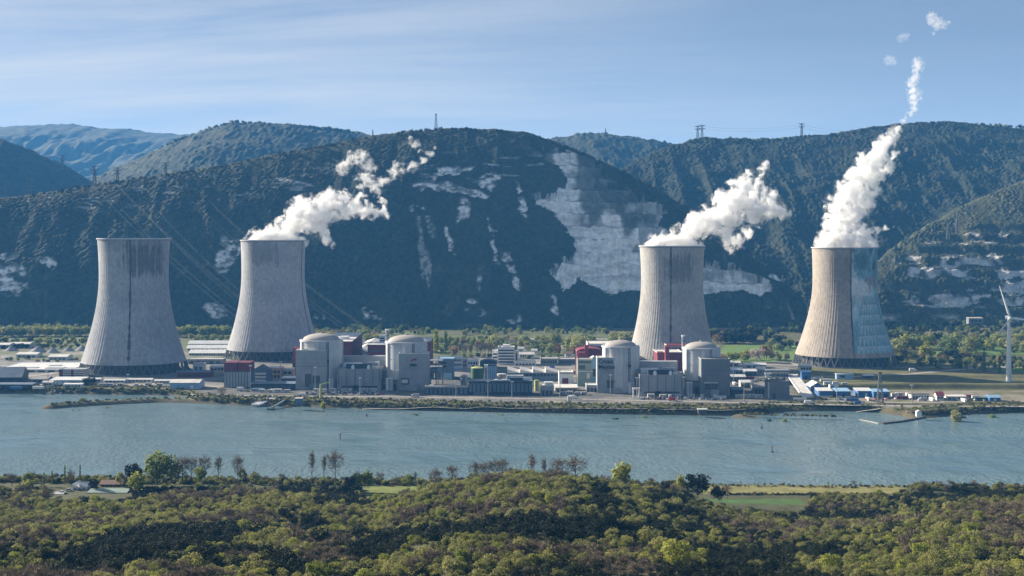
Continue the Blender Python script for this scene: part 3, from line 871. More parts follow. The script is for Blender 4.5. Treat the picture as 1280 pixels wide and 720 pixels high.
steam(1735, [(1037, 303, 18), (1056, 302, 20), (1075, 303, 18), (1088, 300, 12), (1095, 294, 9), (1050, 290, 20), (1026, 311, 10), (1030, 303, 12), (1086, 308, 10), (1070, 300, 14), (1034, 309, 13), (1056, 308, 14), (1078, 307, 13), (1042, 297, 17), (1064, 295, 17), (1080, 290, 10), (1040, 280, 15), (1056, 276, 20), (1050, 258, 18), (1068, 262, 18), (1062, 244, 18), (1078, 240, 17), (1056, 232, 12),
             (1074, 224, 17), (1090, 222, 16), (1086, 206, 16), (1096, 196, 16), (1102, 184, 14), (1110, 176, 12), (1116, 166, 9), (1122, 160, 7), (1127, 155, 4), (1084, 254, 12), (1092, 290, 7), (1107, 210, 11), (1114, 206, 7), (1120, 198, 6), (1096, 238, 8), (1078, 192, 7), (1122, 192, 6), (1132, 188, 5), (1100, 287, 6), (1108, 284, 5), (1116, 282, 4)],
      'tall white steam column rising from the mural cooling tower', 4)
for sp, lb, kw in (([(1129, 152, 5), (1132, 146, 4), (1138, 142, 5), (1142, 136, 6), (1143, 130, 7), (1142, 122, 8), (1140, 114, 8), (1139, 106, 8), (1143, 100, 7), (1148, 116, 6), (1150, 122, 4)], 'thin torn trail of steam above the tall column, in the sky', dict(dens=.10, tear=4.0)),
                   ([(1144, 97, 6), (1145, 90, 7), (1147, 84, 8), (1148, 79, 8), (1145, 75, 5)], 'round steam puff topping the thin trail in the sky', dict(dens=.10, tear=3.6)),
                   ([(1164, 20, 7), (1167, 25, 8), (1173, 29, 9), (1179, 31, 7), (1185, 29, 4), (1170, 35, 5), (1166, 42, 3)], 'highest loose puff of steam, near the top of the sky', dict(dens=.08, tear=4.2)),
                   ([(1111, 74, 7), (1114, 76, 7), (1118, 78, 5)], 'small faint puff of steam left of the thin trail', dict(dens=.04, tear=3.6)),
                   ([(1127, 47, 7), (1132, 45, 7), (1136, 43, 4)], 'faintest speck of steam between the two high puffs', dict(dens=.03, tear=3.6))):
    steam(1735, sp, lb, int(sp[0][0]), vox=1.2, disp=((12, 4), (5, 2)), depth_jit=4, name='steam_puff', sc_=2.2, **kw)
# ------------------------------------------------------------------ buildings
def panel(root, name, x0, x1, z0, z1, mat, y=0.0, t=.25, label=None):
    o = MB().box(x0, x1, y - t, y + .02, z0, z1).build(name, M[mat], root)
    if label: o['label'] = label
    return o


def bld(name, label, cat, x0, x1, yt, yb, depth, wall, roof='flat', rmat='roof_grey', feats=(), bits=(), rh=None, group=None, rz=0.0, lip=.9, side=()):
    """a block whose front wall fills photo columns x0..x1 from its eaves row yt down to the ground row yb"""
    d = gd(yb); W = (x1 - x0) / F * d; H = (yb - yt) / F * d; h = W / 2
    root = thing(name, label, cat, (X((x0 + x1) / 2, d), d, 0), R(rz), group)
    mb = MB()
    if roof == 'barrel':
        k = rh or W * .2
        prof = [(-h, 0), (h, 0), (h, H)] + [(h * math.cos(a), H + k * math.sin(a)) for a in np.linspace(0, math.pi, 13)[1:-1]] + [(-h, H)]
        mb.extrude_y(prof, 0, depth); mb.build('wall', M[wall], root)
        arc = [((h + .4) * math.cos(a), H + .05 + (k + .3) * math.sin(a)) for a in np.linspace(0, math.pi, 17)]
        arc2 = [(x * .97, z - .25) for x, z in arc[::-1]]
        MB().extrude_y(arc + arc2, -.5, depth + .5).build('roof', M[rmat], root)
    elif roof in ('gable', 'gable_y'):
        k = rh or 2.5
        if roof == 'gable':                     # ridge runs left-right
            mb.extrude_x([(0, 0), (depth, 0), (depth, H), (depth / 2, H + k), (0, H)], -h, h); mb.build('wall', M[wall], root)
            MB().extrude_x([(-.7, H - .25), (depth / 2, H + k + .1), (depth + .7, H - .25), (depth + .7, H + .1), (depth / 2, H + k + .5), (-.7, H + .1)], -h - .5, h + .5).build('roof', M[rmat], root)
        else:                                   # ridge runs front-back
            mb.extrude_y([(-h, 0), (h, 0), (h, H), (0, H + k), (-h, H)], 0, depth); mb.build('wall', M[wall], root)
            MB().extrude_y([(-h - .6, H - .2), (0, H + k + .1), (h + .6, H - .2), (h + .6, H + .15), (0, H + k + .5), (-h - .6, H + .15)], -.6, depth + .6).build('roof', M[rmat], root)
    elif roof == 'shed':
        k = rh or 3
        mb.extrude_x([(0, 0), (depth, 0), (depth, H + k), (0, H)], -h, h); mb.build('wall', M[wall], root)
        MB().extrude_x([(-.6, H + .05), (depth + .6, H + k + .05), (depth + .6, H + k + .45), (-.6, H + .45)], -h - .5, h + .5).build('roof', M[rmat], root)
    elif roof == 'saw':
        n = max(2, int(W / 14)); s = W / n; k = rh or 3
        mb.box(-h, h, 0, depth, 0, H); mb.build('wall', M[wall], root)
        rb_ = MB()
        for i in range(n):
            a = -h + i * s; rb_.mat(0).extrude_y([(a + .05, H + .03), (a + s - .05, H + .03), (a + .05, H + k)], -.3, depth + .3)
        rb_.build('roof', M[rmat], root)
    else:
        mb.box(-h, h, 0, depth, 0, H); mb.build('wall', M[wall], root)
        rb_ = MB().box(-h + .6, h - .6, .6, depth - .6, H + .01, H + .25)
        if lip > 0:
            for b in ((-h - .12, h + .12, -.12, .6), (-h - .12, h + .12, depth - .6, depth + .12), (-h - .12, -h + .598, .602, depth - .602), (h - .598, h + .12, .602, depth - .602)):
                rb_.box(b[0], b[1], b[2], b[3], H + .01, H + lip)
        rb_.build('roof', M[rmat], root)
    for f in feats:
        nm, u0, u1, v0, v1, mt = f[:6]
        panel(root, nm, -h + u0 * W, -h + u1 * W, max(.05, v0 * H), v1 * H, mt, 0.0, f[6] if len(f) > 6 else .22, f[7] if len(f) > 7 else None)
    for f in side:                               # on the wall facing left
        nm, u0, u1, v0, v1, mt = f
        MB().box(-h - .22, -h + .02, u0 * depth, u1 * depth, max(.05, v0 * H), v1 * H).build(nm, M[mt], root)
    for b in bits:                               # roof-top pieces: name, u0,u1, w0,w1 (depth share), height, material
        nm, u0, u1, w0, w1, hh, mt = b
        base = H + .26 if roof == 'flat' else H + .3
        g = MB()
        if nm in ('vent_stack', 'roof_fan', 'roof_tank'):
            g.lathe([((u1 - u0) * W / 2, base - .1), ((u1 - u0) * W / 2, base + hh * .85), ((u1 - u0) * W / 2 * .8, base + hh)], 16, -h + (u0 + u1) / 2 * W, (w0 + w1) / 2 * depth)
        else:
            g.box(-h + u0 * W, -h + u1 * W, w0 * depth, w1 * depth, base, base + hh)
        g.build(nm, M[mt], root)
    return root


def rows(name, n, u0, u1, v0, v1, mt, t=.2):
    """n equal panels side by side"""
    s = (u1 - u0) / n
    return [(name, u0 + i * s + s * .16, u0 + (i + 1) * s - s * .16, v0, v1, mt, t) for i in range(n)]


def bands(name, n, u0, u1, v0, v1, mt, t=.2):
    s = (v1 - v0) / n
    return [(name, u0, u1, v0 + i * s + s * .25, v0 + (i + 1) * s - s * .25, mt, t) for i in range(n)]


# reactor halls -----------------------------------------------------------
def reactor(x0, x1, ytop, yshoulder, ybase, label):
    d = gd(ybase) + 24; W = (x1 - x0) / F * d; r = W / 2; Hs = CAMZ - (yshoulder - HY) / F * d; Ht = CAMZ - (ytop - HY) / F * d
    root = thing('reactor_building', label, 'reactor building', (X((x0 + x1) / 2, d), d, 0), 0, 'the four domed reactor buildings')
    MB().lathe([(r, 0), (r, Hs * .60), (r + .02, Hs * .62), (r - .35, Hs * .62), (r - .35, Hs * .64), (r, Hs * .64), (r, Hs - 5.2), (r - .3, Hs - 5.2), (r - .3, Hs - 4.6), (r, Hs - 4.6), (r, Hs)], 72).build('containment_wall', M['concrete_pale'], root, smooth=True)
    MB().lathe([(r + 1.0, Hs - .9), (r + 1.0, Hs + .6), (r - 2.2, Hs + .6), (r - 2.2, Hs + .2)], 72).build('ring_beam', M['concrete_pale'], root, smooth=True)
    hh = Ht - Hs; rr = r - 2.4
    MB().lathe([(rr * math.cos(a), Hs + .5 + (hh - .5) * math.sin(a)) for a in np.linspace(0, math.pi / 2 * .985, 14)], 72).build('dome', M['dome'], root, smooth=True)
    for ang in (-150, -92, -58, 8, 150):
        a = R(ang); c, s = math.cos(a), math.sin(a)
        g = MB(); q = MB(); q.box(r - .4, r + 1.3, -1.9, 1.9, 0, Hs - .95)
        g.poly([(x * c - y * s, x * s + y * c, z) for x, y, z in q.v], q.f); g.build('buttress', M['concrete_pale'], root)
    a = R(-66); px_, py_ = (r + .7) * math.cos(a), (r + .7) * math.sin(a)
    g = MB()
    for k in (-.9, .9): g.bar((px_ + k, py_, 0), (px_ + k, py_, Hs), .28)
    for k in np.arange(2, Hs, 3.2): g.bar((px_ - .9, py_, k), (px_ + .9, py_, k), .18)
    g.box(px_ - 1.6, px_ + 1.6, py_ - 1.0, py_ + .6, Hs * .56, Hs * .62); g.build('ladder', M['steel_dark'], root)
    g = MB()
    for k in range(48):
        a = 2 * math.pi * k / 48; a1 = 2 * math.pi * (k + 1) / 48; q = r + .6
        g.bar((q * math.cos(a), q * math.sin(a), Hs + .6), (q * math.cos(a), q * math.sin(a), Hs + 1.8), .07)
        g.bar((q * math.cos(a), q * math.sin(a), Hs + 1.8), (q * math.cos(a1), q * math.sin(a1), Hs + 1.8), .07)
    g.build('railing', M['steel'], root)
    MB().lathe([(1.6, Ht - .3), (1.6, Ht + .8), (1.2, Ht + 1.0)], 16).build('dome_cap', M['concrete_warm'], root)
    # bulge of the lower building that carries the drum
    MB().box(-r - 1.5, r + 3.5, -r * .55, r + 8, 0, Hs * .40).build('lower_wall', M['concrete_dark'], root)
    return root


reactor(376, 427.5, 416.5, 425.0, 487, 'first domed reactor building from the left, in front of the second cooling tower')
reactor(482.5, 533, 418.5, 427.0, 487, 'second domed reactor building, its vent stack rising at its left shoulder')
reactor(753, 798, 425.0, 432.5, 492, 'third domed reactor building, behind the block lettered Cruas Meysse')
reactor(853.5, 899, 427.0, 434.5, 493, 'rightmost domed reactor building, beside the third cooling tower')

fb = 'fuel building'
b1 = bld('fuel_building', 'tall pale fuel block in front of the leftmost reactor dome', fb, 369.5, 408.5, 438.5, 487, 20, 'concrete', rmat='roof_pale',
         feats=[('door', .52, .70, .0, .14, 'offwhite', .5), ('pipe_rack', .30, .50, .08, .40, 'steel_dark', .6), ('louvre', .55, .78, .18, .36, 'steel_dark'), ('seam', .0, 1.0, .59, .60, 'concrete_dark', .06), ('seam', .51, .52, .12, .60, 'concrete_dark', .06), ('panel_joint', .0, 1.0, .78, .785, 'concrete_dark', .06), ('annex', .46, .76, .0, .17, 'slate', 5)],
         bits=[('roof_vent', .2, .35, .3, .6, 1.2, 'steel')])
b2 = bld('fuel_building', 'tall pale fuel block with a small red emblem near its top', fb, 498.5, 536, 442.5, 488, 20, 'concrete', rmat='roof_pale',
         feats=[('sign_board', .37, .60, .66, .73, 'navy', .3), ('emblem', .40, .48, .80, .84, 'red_bright', .2), ('emblem', .46, .60, .82, .88, 'red_bright', .2), ('louvre', .08, .34, .16, .34, 'steel_dark', .5), ('annex', .28, .62, .0, .16, 'concrete', 4), ('pipe_rack', .1, .3, .2, .3, 'offwhite', .9), ('panel_joint', .0, 1.0, .60, .605, 'concrete_dark', .06), ('panel_joint', .0, 1.0, .30, .305, 'concrete_dark', .06), ('seam', .46, .47, .3, .6, 'concrete_dark', .06)])
b3 = bld('fuel_building', 'tall grey block lettered Cruas Meysse in dark blue', fb, 746.5, 781.5, 447.8, 491, 20, 'concrete', rmat='roof_pale',
         feats=[('louvre', .36, .54, .14, .32, 'steel_dark', .6), ('louvre', .64, .82, .14, .28, 'steel_dark'), ('annex', .55, .86, .0, .15, 'concrete', 4), ('seam', .40, .41, .32, .66, 'concrete_dark', .06), ('seam', .56, .57, .32, .66, 'concrete_dark', .06), ('panel_joint', .0, 1.0, .66, .665, 'concrete_dark', .06), ('canopy', .32, .62, .33, .35, 'steel_dark', 3)])
b4 = bld('fuel_building', 'darker brownish fuel block in front of the rightmost reactor dome', fb, 876.5, 912.5, 449.5, 495, 20, 'concrete_dark', rmat='roof_grey',
         feats=[('louvre', .12, .32, .18, .34, 'steel_dark', .6), ('louvre', .36, .56, .18, .34, 'steel_dark', .6), ('pipe_rack', .1, .58, .35, .38, 'offwhite', .8), ('annex', .32, .60, .0, .18, 'concrete', 4), ('seam', .80, .81, .0, .3, 'concrete_dark', .06), ('panel_joint', .0, 1.0, .62, .625, 'concrete', .05)])


def lettering(root, text, x, z, size, mat):
    cu = bpy.data.curves.new('lettering', 'FONT'); cu.body = text; cu.size = size; cu.extrude = .12; cu.offset = .16; cu.resolution_u = 3; cu.space_character = 1.06
    q = bpy.data.objects.new('lettering_outline', cu); COL.objects.link(q)
    me = bpy.data.meshes.new_from_object(q.evaluated_get(bpy.context.evaluated_depsgraph_get()))
    bpy.data.objects.remove(q); me.name = 'lettering'; me.materials.clear(); me.materials.append(M[mat])
    o = bpy.data.objects.new('lettering', me); link(o, root)
    o.location = (x, -.16, z); o.rotation_euler = (R(90), 0, 0)
    return o


_W3 = 35 / F * gd(491)
lettering(b3, 'Cruas', -_W3 * .46, 30.0, 5.8, 'navy')
lettering(b3, 'Meysse', -_W3 * .46, 24.4, 5.8, 'navy')

nb = 'nuclear auxiliary building'
for (x0, x1, yt, yb, lab) in ((421.5, 476, 462, 487.5, 'low grey auxiliary building between the two left reactor domes'),
                              (799.5, 853.5, 469.5, 494.5, 'low grey auxiliary building between the two right reactor domes')):
    r_ = bld('auxiliary_building', lab, nb, x0, x1, yt, yb, 55, 'concrete', rmat='roof_grey',
             feats=[('louvre', .10, .92, .12, .2, 'steel_dark'), ('door', .36, .48, .0, .22, 'steel_dark')] + [('pilaster', u, u + .018, .2, .98, 'concrete_dark', .35) for u in (.02, .2, .4, .6, .8, .96)],
             bits=[('clerestory', .20, .78, .02, .10, 5.2, 'navy'), ('plant_room', .08, .5, .35, .7, 4, 'concrete_pale'), ('plant_room', .6, .9, .3, .6, 5.5, 'concrete'), ('gallery', .0, 1.0, .78, .98, 10, 'concrete'), ('roof_vent', .62, .72, .15, .25, 2.5, 'white'), ('roof_vent', .3, .42, .14, .28, 2.2, 'offwhite'), ('roof_duct', .12, .58, .2, .24, 1.6, 'steel'), ('roof_vent', .76, .9, .14, .24, 2, 'white')])
    d = gd(yb); W = (x1 - x0) / F * d; H = (yb - yt) / F * d
    for u in (.36, .72):
        MB().lathe([(1.7, H + .3), (1.9, H + 2.4), (1.3, H + 4.2), (.3, H + 4.8)], 16, -W / 2 + u * W, -.2 + 1.2).build('roof_tank', M['white'], r_, smooth=True)

# annexes low between fuel blocks and auxiliary buildings, with their tanks
def tank(px, yb, wpx, hpx, mat, label, name='storage_tank', dome=.25, group=None, ladder=True, cat='tank', roofmat=None, dd=0.0):
    d = gd(yb) + dd; r = wpx / F * d / 2; h = hpx / F * d
    root = thing(name, label, cat, (X(px, d), d + r, 0), 0, group)
    MB().lathe([(r, 0), (r, h * .5), (r + .12, h * .5), (r + .12, h * .53), (r, h * .53), (r, h)], 32).build('drum', M[mat], root, smooth=True)
    MB().lathe([(r + .15, h - .25), (r + .15, h + .15), (r * .7, h + dome * r * .7), (r * .25, h + dome * r)], 32).build('lid', M[roofmat or mat], root, smooth=True)
    if ladder:
        g = MB()
        for k in (-.35, .35): g.bar((k, -r - .35, 0), (k, -r - .35, h + 1), .12)
        for z in np.arange(.6, h, .9): g.bar((-.35, -r - .35, z), (.35, -r - .35, z), .07)
        g.build('ladder', M['steel_dark'], root)
    return root


for (x0, x1, yt, yb, lab) in ((408.7, 421.3, 476, 486, 'small dark annex squeezed right of the leftmost fuel block'), (476.3, 498.3, 476, 487, 'dark annex wall between auxiliary building and emblem block'),
                              (781.8, 799.2, 478, 491, 'dark annex right of the lettered block'), (853.8, 876.2, 477, 493, 'dark annex left of the brownish fuel block')):
    bld('annex_building', lab, 'annex', x0, x1, yt, yb - .5, 26, 'concrete_dark', rmat='roof_dark', feats=rows('bay', 3, .1, .9, .05, .55, 'steel_dark') + [('pipe', .12, .88, .70, .74, 'steel', .6)])
tank(413.8, 485.5, 7.0, 13.5, 'offwhite', 'white tank in front of the annex beside the leftmost fuel block', dd=-14)
tank(486.5, 486.5, 9.5, 14.5, 'concrete_pale', 'pale squat tank between the left auxiliary building and the emblem block', dd=-14)
tank(790, 490, 9.5, 13, 'concrete_pale', 'grey tank in the gap right of the lettered block', dd=-14)
tank(862, 492, 9.5, 15, 'concrete_pale', 'grey tank in the gap left of the brownish fuel block', dd=-14)

# turbine halls: long red-clad halls running back from the domes
th = 'turbine hall'
bld('turbine_hall', 'dark red turbine hall behind the leftmost reactor dome', th, 405, 439.5, 427, 463, 120, 'red_clad', roof='shed', rmat='roof_pale', rh=2, feats=[('door', .5, .7, 0, .3, 'steel_dark'), ('louvre', .1, .9, .7, .78, 'steel_dark')], bits=[('roof_vent', .5, .8, .2, .3, 4, 'white')])
bld('turbine_hall', 'dark red turbine hall to the left of the second dome', th, 459.5, 484, 431, 463, 120, 'red_clad', roof='shed', rmat='roof_pale', rh=-6, feats=[('door', .2, .4, 0, .3, 'steel_dark'), ('louvre', .1, .9, .72, .80, 'steel_dark')])
bld('turbine_hall', 'dark red turbine hall peeping out right of the second dome', th, 522, 538, 427, 462, 60, 'red_clad', roof='flat', rmat='roof_pale', feats=[('louvre', .1, .9, .7, .8, 'steel_dark')])
bld('turbine_hall', 'dark red turbine hall left of the third dome', th, 721, 753, 440, 471, 40, 'red_clad', roof='barrel', rmat='red_bright', rh=4, feats=[('door', .2, .4, 0, .3, 'steel_dark'), ('louvre', .1, .9, .5, .6, 'steel_dark')])
bld('turbine_hall', 'white and red turbine hall end behind the third dome', th, 736, 768, 431.5, 466, 60, 'offwhite', rmat='roof_pale', feats=[('stripe', .0, 1.0, .8, .96, 'red_clad', .1), ('louvre', .1, .9, .5, .6, 'steel_dark')])
bld('turbine_hall', 'dark red turbine hall between the third cooling tower and the last dome', th, 821, 853, 441, 474, 40, 'red_clad', roof='flat', rmat='roof_pale', feats=[('door', .3, .5, 0, .3, 'steel_dark'), ('louvre', .1, .9, .66, .74, 'red_bright')])
bld('turbine_hall', 'pale upper turbine hall left of the last dome', th, 836, 862, 433, 468, 60, 'offwhite', rmat='red_clad', feats=[('stripe', .0, 1.0, .84, .97, 'red_clad', .1), ('louvre', .1, .9, .5, .6, 'steel_dark')])
def duct(px, yt, yb, w, label):                 # curved red air intake hoods
    d = gd(yb); h = (yb - yt) / F * d; W = w / F * d
    root = thing('air_intake', label, 'air intake', (X(px, d), d, 0))
    MB().extrude_x([(0, 0), (10, 0), (10, h * .9), (8, h), (5, h * .96), (2, h * .72), (0, h * .6)], -W / 2, W / 2).build('hood', M['red_bright'], root)
    MB().box(-W / 2 + .6, W / 2 - .6, -.2, .02, h * .1, h * .5).build('grille', M['steel_dark'], root)
duct(727, 440, 474.5, 9, 'curved red intake hood left of the white and red turbine hall')
duct(733.5, 431.5, 472, 4.5, 'taller narrow red intake hood beside the white and red turbine hall')
duct(826, 440, 477, 8, 'curved red intake hood at the foot of the third cooling tower')
duct(834.5, 432, 476, 5, 'taller narrow red intake hood at the foot of the third cooling tower')
duct(370, 434, 470, 9, 'curved red intake hood left of the leftmost dome')
duct(380, 428, 472, 5, 'taller red intake hood touching the leftmost dome')

def stack(px, yt, yb, w, label):
    d = gd(yb); h = (yb - yt) / F * d; r = w / F * d / 2
    root = thing('vent_stack', label, 'chimney', (X(px, d), d, 0))
    MB().lathe([(r, 0), (r, h - 1.5)], 20).build('flue', M['steel'], root, smooth=True)
    MB().lathe([(r + .5, h - 1.5), (r + .5, h), (r - .4, h)], 20).build('collar', M['white'], root)
    MB().lathe([(r + .9, h * .86), (r + .9, h * .86 + .4)], 20).build('platform', M['steel_dark'], root)
stack(484.2, 411.5, 466, 4.2, 'white vent stack at the left shoulder of the second dome')
stack(854, 419, 471, 3.6, 'slim white vent stack left of the last dome')

# left works ---------------------------------------------------------------
bld('long_shed', 'long dark shed with a pitched slate roof at the left edge of the works', 'shed', -26, 26, 472, 479, 44, 'navy', 'gable', 'slate', feats=[('door', .6, .7, 0, .7, 'steel_dark'), ('gutter', 0, 1, .93, .99, 'steel', .3), ('door', .8, .9, 0, .7, 'steel_dark')], rh=9, rz=10)
bld('warehouse', 'long pale flat-roofed warehouse with a sunlit gravel roof', 'warehouse', -10, 88, 462.5, 465.5, 95, 'offwhite', rmat='roof_white', feats=rows('door', 7, .05, .95, 0, .8, 'steel_dark'), bits=[('roof_light', .3, .5, .2, .3, .6, 'steel'), ('roof_light', .62, .85, .15, .3, .6, 'steel'), ('roof_light', .55, .7, .5, .6, .6, 'steel')])
bld('office_building', 'white block with dark red end bays below the leftmost tower', 'office', 74, 107.5, 462, 471.5, 14, 'white', rmat='roof_white', feats=[('end_bay', .0, .14, 0, .98, 'red_clad', .15), ('end_bay', .44, .54, 0, .98, 'red_clad', .15), ('end_bay', .9, 1.0, 0, .98, 'orange', .15)] + bands('window', 3, .15, .43, .1, .95, 'glass') + bands('window', 3, .55, .89, .1, .95, 'glass'))
bld('workshop', 'pale blue workshop with a white roof in front of the red and white block', 'workshop', 62, 102, 475.5, 481.5, 24, 'blue_light', 'shed', 'roof_white', feats=rows('door', 3, .05, .6, 0, .7, 'white') + [('window', .65, .95, .3, .7, 'glass')], rh=1.0)
bld('workshop', 'low slate workshop left of the pale blue one', 'workshop', 39, 60, 474, 479, 16, 'slate', 'gable', 'roof_grey', feats=rows('window', 3, .1, .9, .3, .7, 'glass'), rh=2)
bld('low_shed', 'long low dark shed near the left river bank', 'shed', -20, 40, 481, 485, 12, 'navy', 'shed', 'slate', feats=rows('door', 5, .05, .95, 0, .7, 'steel_dark'), rh=.8)
bld('low_shed', 'thin white canteen hut between the left sheds and the river', 'hut', 79, 102, 480.7, 484.8, 7, 'white', 'shed', 'roof_white', feats=rows('window', 5, .05, .95, .3, .75, 'glass'), rh=.5)
bld('low_shed', 'cream hut beside the river road under the leftmost tower', 'hut', 53, 66, 478, 483, 8, 'offwhite', 'gable', 'roof_pale', feats=rows('window', 3, .1, .9, .35, .75, 'glass'), rh=1)
for i, (a, b, t_, q, lab) in enumerate(((112, 126, 474, 478.5, 'white hut below the legs of the leftmost tower, nearest the red and white block'), (130, 156, 475.5, 479, 'long white hut in the middle below the leftmost tower'), (158, 190, 474.5, 478.2, 'longest white hut below the leftmost tower'), (193, 214, 476, 480, 'white hut below the right side of the leftmost tower'))):
    bld('site_hut', lab, 'hut', a, b, t_, q, 9, 'offwhite', 'gable', 'roof_white', feats=rows('window', 4 + i, .04, .96, .35, .8, 'glass'), rh=.8)
bld('store_building', 'light blue store with a pale roof, close to the river road', 'store', 212, 249, 478.5, 486.5, 26, 'blue_light', 'gable', 'roof_pale', feats=[('door', .7, .8, 0, .6, 'white')], rh=2)
bld('brick_building', 'low dark red building with a row of pale window piers', 'office', 221, 263, 465.5, 472, 18, 'red_clad', rmat='slate', feats=rows('window', 12, .03, .97, .25, .75, 'glass'))
bld('pump_house', 'grey block crowned with a dark red band right of the leftmost tower', 'pump house', 280, 313, 465, 484.5, 26, 'slate', rmat='roof_dark', feats=rows('pilaster', 9, .0, 1, .0, .98, 'steel', .25), bits=[('penthouse', .0, .48, .02, .9, 9.6, 'red_clad'), ('penthouse', .52, 1.0, .02, .9, 9.6, 'red_clad'), ('roof_vent', .2, .3, .92, .97, 2, 'white')])
bld('gable_house', 'dark gabled building with bands of windows next to the red-topped block', 'office', 313.5, 336, 463.5, 479, 20, 'slate', 'gable_y', 'roof_dark', feats=bands('window', 3, .05, .85, .08, .9, 'offwhite') , rh=5)
bld('rendered_house', 'orange rendered building with pale corner bay', 'office', 335.5, 352, 460.5, 473.5, 16, 'orange', rmat='roof_pale', feats=rows('window', 3, .1, .9, .55, .8, 'glass') + rows('window', 3, .1, .9, .1, .35, 'glass'))
bld('rendered_house', 'smaller cream house right of the orange rendered building', 'office', 353, 366, 462, 473, 14, 'concrete_warm', rmat='roof_pale', feats=rows('window', 2, .1, .9, .5, .8, 'glass') + [('door', .4, .6, 0, .3, 'steel_dark')])
bld('low_shed', 'long white-roofed shed leading to the leftmost fuel block', 'shed', 352, 370, 473, 478, 16, 'slate', 'shed', 'roof_white', rh=.6, feats=rows('door', 3, .1, .9, 0, .7, 'steel_dark'))
bld('low_shed', 'low blue-grey shed between gabled building and leftmost fuel block', 'shed', 314, 369, 480, 487, 14, 'navy', 'shed', 'slate', rh=1, feats=rows('door', 6, .05, .95, 0, .65, 'steel_dark'))
bld('switch_house', 'cream switch house behind the dark red window-pier building', 'workshop', 262, 281, 458.5, 467, 14, 'concrete_warm', rmat='roof_white', feats=rows('window', 4, .08, .92, .5, .8, 'glass'))
bld('switch_house', 'grey-white cubic hall left of the cream switch house', 'workshop', 241, 255, 455, 463.5, 12, 'offwhite', rmat='roof_pale', feats=rows('door', 2, .1, .9, 0, .6, 'slate'))
bld('long_shed', 'long cream wall-like shed behind the right of the leftmost tower', 'shed', 233, 279, 449.5, 455, 18, 'concrete_warm', rmat='roof_pale', feats=rows('door', 5, .05, .95, 0, .7, 'slate'))

# rows of white-roofed greenhouses between the left towers
ord_ = ('nearest', 'second nearest', 'third nearest', 'fourth', 'fifth', 'farthest')
k = 0
for yb, xs_, hh in ((444.5, ((236, 253), (253.8, 270), (271, 289)), 3), (438.5, ((233, 262), (263, 294)), 3), (433, ((235, 256), (257, 275), (276, 297)), 3.2)):
    for i, (a, b) in enumerate(xs_):
        bld('greenhouse', f'white-roofed greenhouse between the two left towers, {("front", "middle", "back")[[444.5, 438.5, 433].index(yb)]} row, {("left", "centre", "right")[i if len(xs_) == 3 else i * 2]} one', 'greenhouse', a, b, yb - hh, yb, 24, 'offwhite', 'gable', 'roof_white', feats=rows('window', 5, .04, .96, .2, .8, 'glass'), rh=3.5, group='greenhouses between the towers')
# white roofs behind the left domes
bld('warehouse', 'pale-roofed warehouse seen between the two left turbine halls', 'warehouse', 439.5, 461, 441, 450, 110, 'white', 'gable_y', 'roof_pale', feats=rows('door', 3, .1, .9, 0, .6, 'steel_dark'), rh=4)
bld('warehouse', 'white low warehouse in front of the pale roofs between the left domes', 'warehouse', 437, 463, 449.5, 458, 26, 'white', 'shed', 'roof_white', feats=rows('window', 6, .05, .95, .3, .7, 'glass') , rh=1)
bld('warehouse', 'pale warehouse right of the leftmost turbine hall', 'warehouse', 440, 452, 430.5, 438, 60, 'offwhite', 'gable_y', 'roof_pale', rh=3)
bld('warehouse', 'farther pale warehouse between the two left domes', 'warehouse', 453, 473, 430, 437, 70, 'offwhite', 'gable_y', 'roof_pale', rh=3, feats=rows('door', 2, .1, .9, 0, .6, 'steel_dark'))
bld('tall_block', 'white blocky tower just behind the second dome', 'building', 474, 482, 420, 447, 14, 'white', rmat='roof_white', feats=bands('window', 4, .15, .85, .5, .95, 'glass'))
bld('villa', 'white house in trees right of the second dome', 'house', 535, 546, 431, 441, 14, 'white', 'gable', 'roof_dark', feats=rows('window', 3, .1, .9, .5, .8, 'glass'), rh=3)

# centre ---------------------------------------------------------------
def rack(px0, px1, yt, yb, depth, label):
    """open steel frame with decks and pipes"""
    d = gd(yb); W = (px1 - px0) / F * d; H = (yb - yt) / F * d; h = W / 2
    root = thing('pipe_rack', label, 'steel frame', (X((px0 + px1) / 2, d), d, 0))
    g = MB(); nx = max(2, int(W / 6))
    for i in range(nx + 1):
        for y in (0, depth): g.bar((-h + W * i / nx, y, 0), (-h + W * i / nx, y, H), .35)
    g.build('frame', M['steel_dark'], root)
    for z in np.linspace(H * .25, H, 4):
        b = MB()
        for y in (0, depth): b.box(-h - .3, h + .3, y - .3, y + .3, z - .35, z + .35)
        b.box(-h, h, .32, depth - .32, z - .1, z + .1); b.build('deck', M['steel'], root)
    for i in range(4):
        MB().bar((-h, depth * (.2 + .2 * i), H * .5 + i), (h, depth * (.2 + .2 * i), H * .5 + i), .7, n=8).build('pipe', M['blue_light' if i % 2 else 'offwhite'], root)
    for i in range(3):
        MB().lathe([(1.6, H * .25), (1.6, H * .25 + 5), (.8, H * .25 + 6)], 12, -h + W * (.2 + .3 * i), depth / 2).build('vessel', M['offwhite'], root)
    return root


